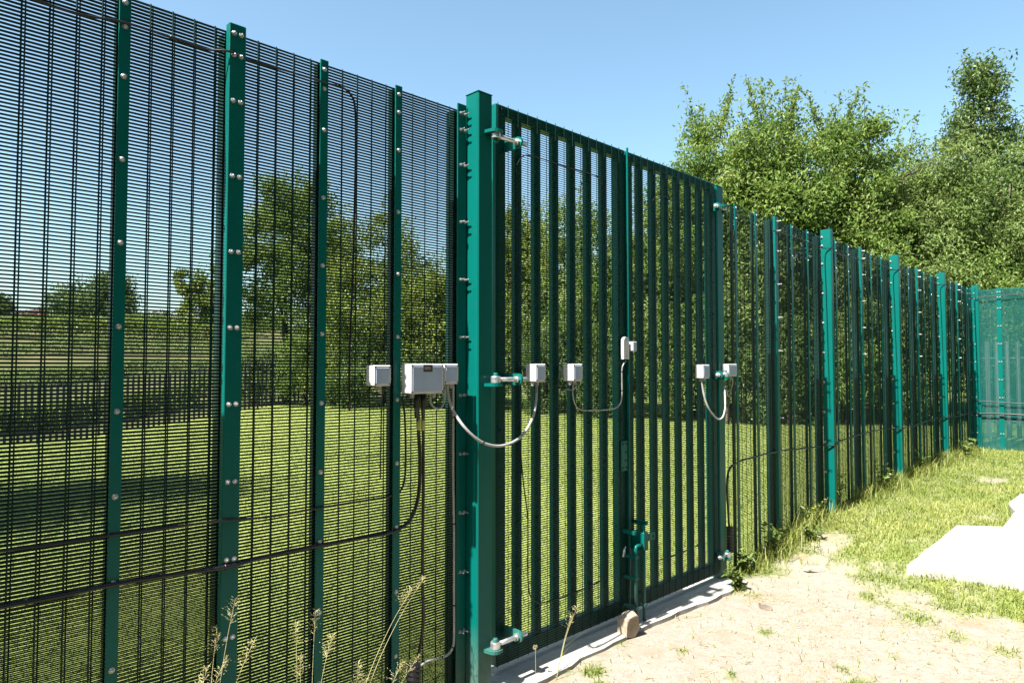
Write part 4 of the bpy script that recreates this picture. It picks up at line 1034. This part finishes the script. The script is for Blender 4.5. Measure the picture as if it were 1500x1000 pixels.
# hedgerows across the far fields
def hedgerow(label, pts, h, mat, seed, n):
    rg = np.random.default_rng(seed); P = np.array([at(a, b_) for a, b_ in pts]); f = rg.random(n) * (len(P) - 1); i_ = np.minimum(f.astype(int), len(P) - 2); f = (f - i_)[:, None]
    c = P[i_] * (1 - f) + P[i_ + 1] * f + rg.normal(0, h * .25, (n, 2)); hh = h * (.55 + .75 * fbm(c[:, 0] * .25, c[:, 1] * .25, 3))
    C_ = np.stack([c[:, 0], c[:, 1], height(c[:, 0], c[:, 1]) + hh * rg.random(n) ** .6], 1); s_ = h * .13
    V, F_ = leaves(C_, unit(rg.normal(size=(n, 3))), unit(rg.normal(size=(n, 3)) + [0, 0, .6]), s_ * rg.uniform(.6, 1.3, n), s_ * .6 * rg.uniform(.7, 1.2, n))
    put(link('hedgerow', tri_mesh('hedgerow', V, F_, mat, np.repeat(np.clip(rg.normal(.45, .22, n), 0, 1), 4))), label=label, category='hedge', kind='stuff')
hedgerow('brown far hedge along the skyline at the left', [(-200, 200), (0, 210), (130, 220), (420, 230)], 4.5, 'leaf_copper', 1, 9000)
hedgerow('green hedge across the middle of the far hillside', [(-200, 95), (60, 105), (200, 120), (420, 130)], 2.4, 'leaf_dark', 2, 9000)
hedgerow('lower hedge on the hillside behind the palisade', [(-160, 52), (40, 52), (200, 55), (360, 55)], 1.6, 'leaf_lime', 3, 9000)
hedgerow('rough scrub on the slope just above the palisade', [(-160, 33), (60, 34), (200, 37), (420, 40)], 1.0, 'leaf_pale', 5, 9000)
hedgerow('brownish scrub halfway up the far slope', [(-160, 70), (80, 72), (260, 75), (420, 80)], 1.8, 'leaf_pale', 6, 10000)
hedgerow('mixed scrub below the crest of the far hill', [(-160, 88), (60, 92), (200, 90), (420, 100)], 1.8, 'leaf_lime', 7, 8000)
hedgerow('green bramble bank above the palisade', [(-160, 43), (60, 44), (200, 46), (420, 50)], 1.1, 'leaf_pale', 8, 7000)
hedgerow('scrubby hedge directly behind the far palisade', [(-160, 21.5), (0, 22), (130, 24), (300, 27)], 1.0, 'leaf_lime', 4, 12000)

# ------------------------------------------------------------------ far house with a brick chimney
X_, Y_ = at(92, 300); gz = hz(X_, Y_)
h_ = thing('house', 'far brown roofed house with a red chimney on the skyline behind the reddish brown tree', 'house', (X_, Y_, gz - .2), .35); h_.scale = (1.3, 1.3, 1.3)
MB().box(-6, 6, -3.5, 3.5, 0, 3.2).build('wall', 'render_wall', h_)
rf = MB().prism([(-4.0, 3.21), (4.0, 3.21), (0, 6.2)], 'x', -6.4, 6.4).build('roof', 'roof_tile', h_)
MB().box(4.6, 5.6, -.5, .5, 4.5, 7.6).build('chimney', 'red_brick', rf)
for x in (-4, -1, 2.2, 4.4):
    wn = MB().box(x - .6, x + .6, -3.56, -3.48, 1.1, 2.4).build('window', 'render_wall', h_)
    MB().box(x - .5, x + .5, -3.58, -3.55, 1.2, 2.3).build('pane', 'window_glass', wn)
MB().box(.2, 1.1, -3.56, -3.48, .2, 2.2).build('door', 'red_brick', h_)

# ------------------------------------------------------------------ palisade fences
def pale_mesh(h, mat):
    w2, m_ = .036, MB(); pr = [(-w2, .004), (-w2 * .62, -.010), (-w2 * .25, .004), (w2 * .25, .004), (w2 * .62, -.010), (w2, .004)]
    th_ = [h - .05, h - .015, h - .04, h - .04, h - .015, h - .05]; n = 6; tk = .003
    vs = [(a, b_, .06) for a, b_ in pr] + [(a, b_, z) for (a, b_), z in zip(pr, th_)] + [(a, b_ + tk, .06) for a, b_ in pr] + [(a, b_ + tk, z) for (a, b_), z in zip(pr, th_)]
    fs = [(i_, i_ + 1, n + i_ + 1, n + i_) for i_ in range(5)] + [(2 * n + i_ + 1, 2 * n + i_, 3 * n + i_, 3 * n + i_ + 1) for i_ in range(5)] + [(n + i_, n + i_ + 1, 3 * n + i_ + 1, 3 * n + i_) for i_ in range(5)] + [(0, n, 3 * n, 2 * n), (5, 2 * n + 5, 3 * n + 5, n + 5)]
    # three points at the head
    return m_.add(vs, fs).mesh('pale', mat)
def palisade(label, F, t0, t1, d, h, mat, pitch=.152):
    """follows the ground bay by bay"""
    o = fthing('palisade_fence', label, 'fence', F, t0, d, 0); pm = pale_mesh(h, mat); n = int((t1 - t0) / pitch)
    for k in range(n):
        x = k * pitch; p = F.world(t0 + x, d); link('pale', pm, o, (x, 0, hz(p[0], p[1])))
    bay = 2.75; q = 0
    while q * bay < t1 - t0 - .3:
        a, b_ = q * bay, min((q + 1) * bay, t1 - t0); pa, pb = F.world(t0 + a, d), F.world(t0 + b_, d); za, zb_ = hz(*pa[:2]), hz(*pb[:2])
        for zz in (.35, h - .35):
            MB().tube([(a, .022, za + zz), (b_, .022, zb_ + zz)], .02, 4).build('rail', mat, o)
        MB().box(a - .03, a + .03, .045, .10, za - .2, za + h - .1).build('post', mat, o); q += 1
palisade('steel palisade fence with shade in its colour along the back of the lawn', G, G.tx(-130, -20.6), G.tx(520, -20.6), -20.6, 1.75, 'dark_shaded_steel')
palisade('grey steel palisade fence behind the sunlit end fence', E, -.4, 4.6, -1.7, 1.85, 'grey_steel')
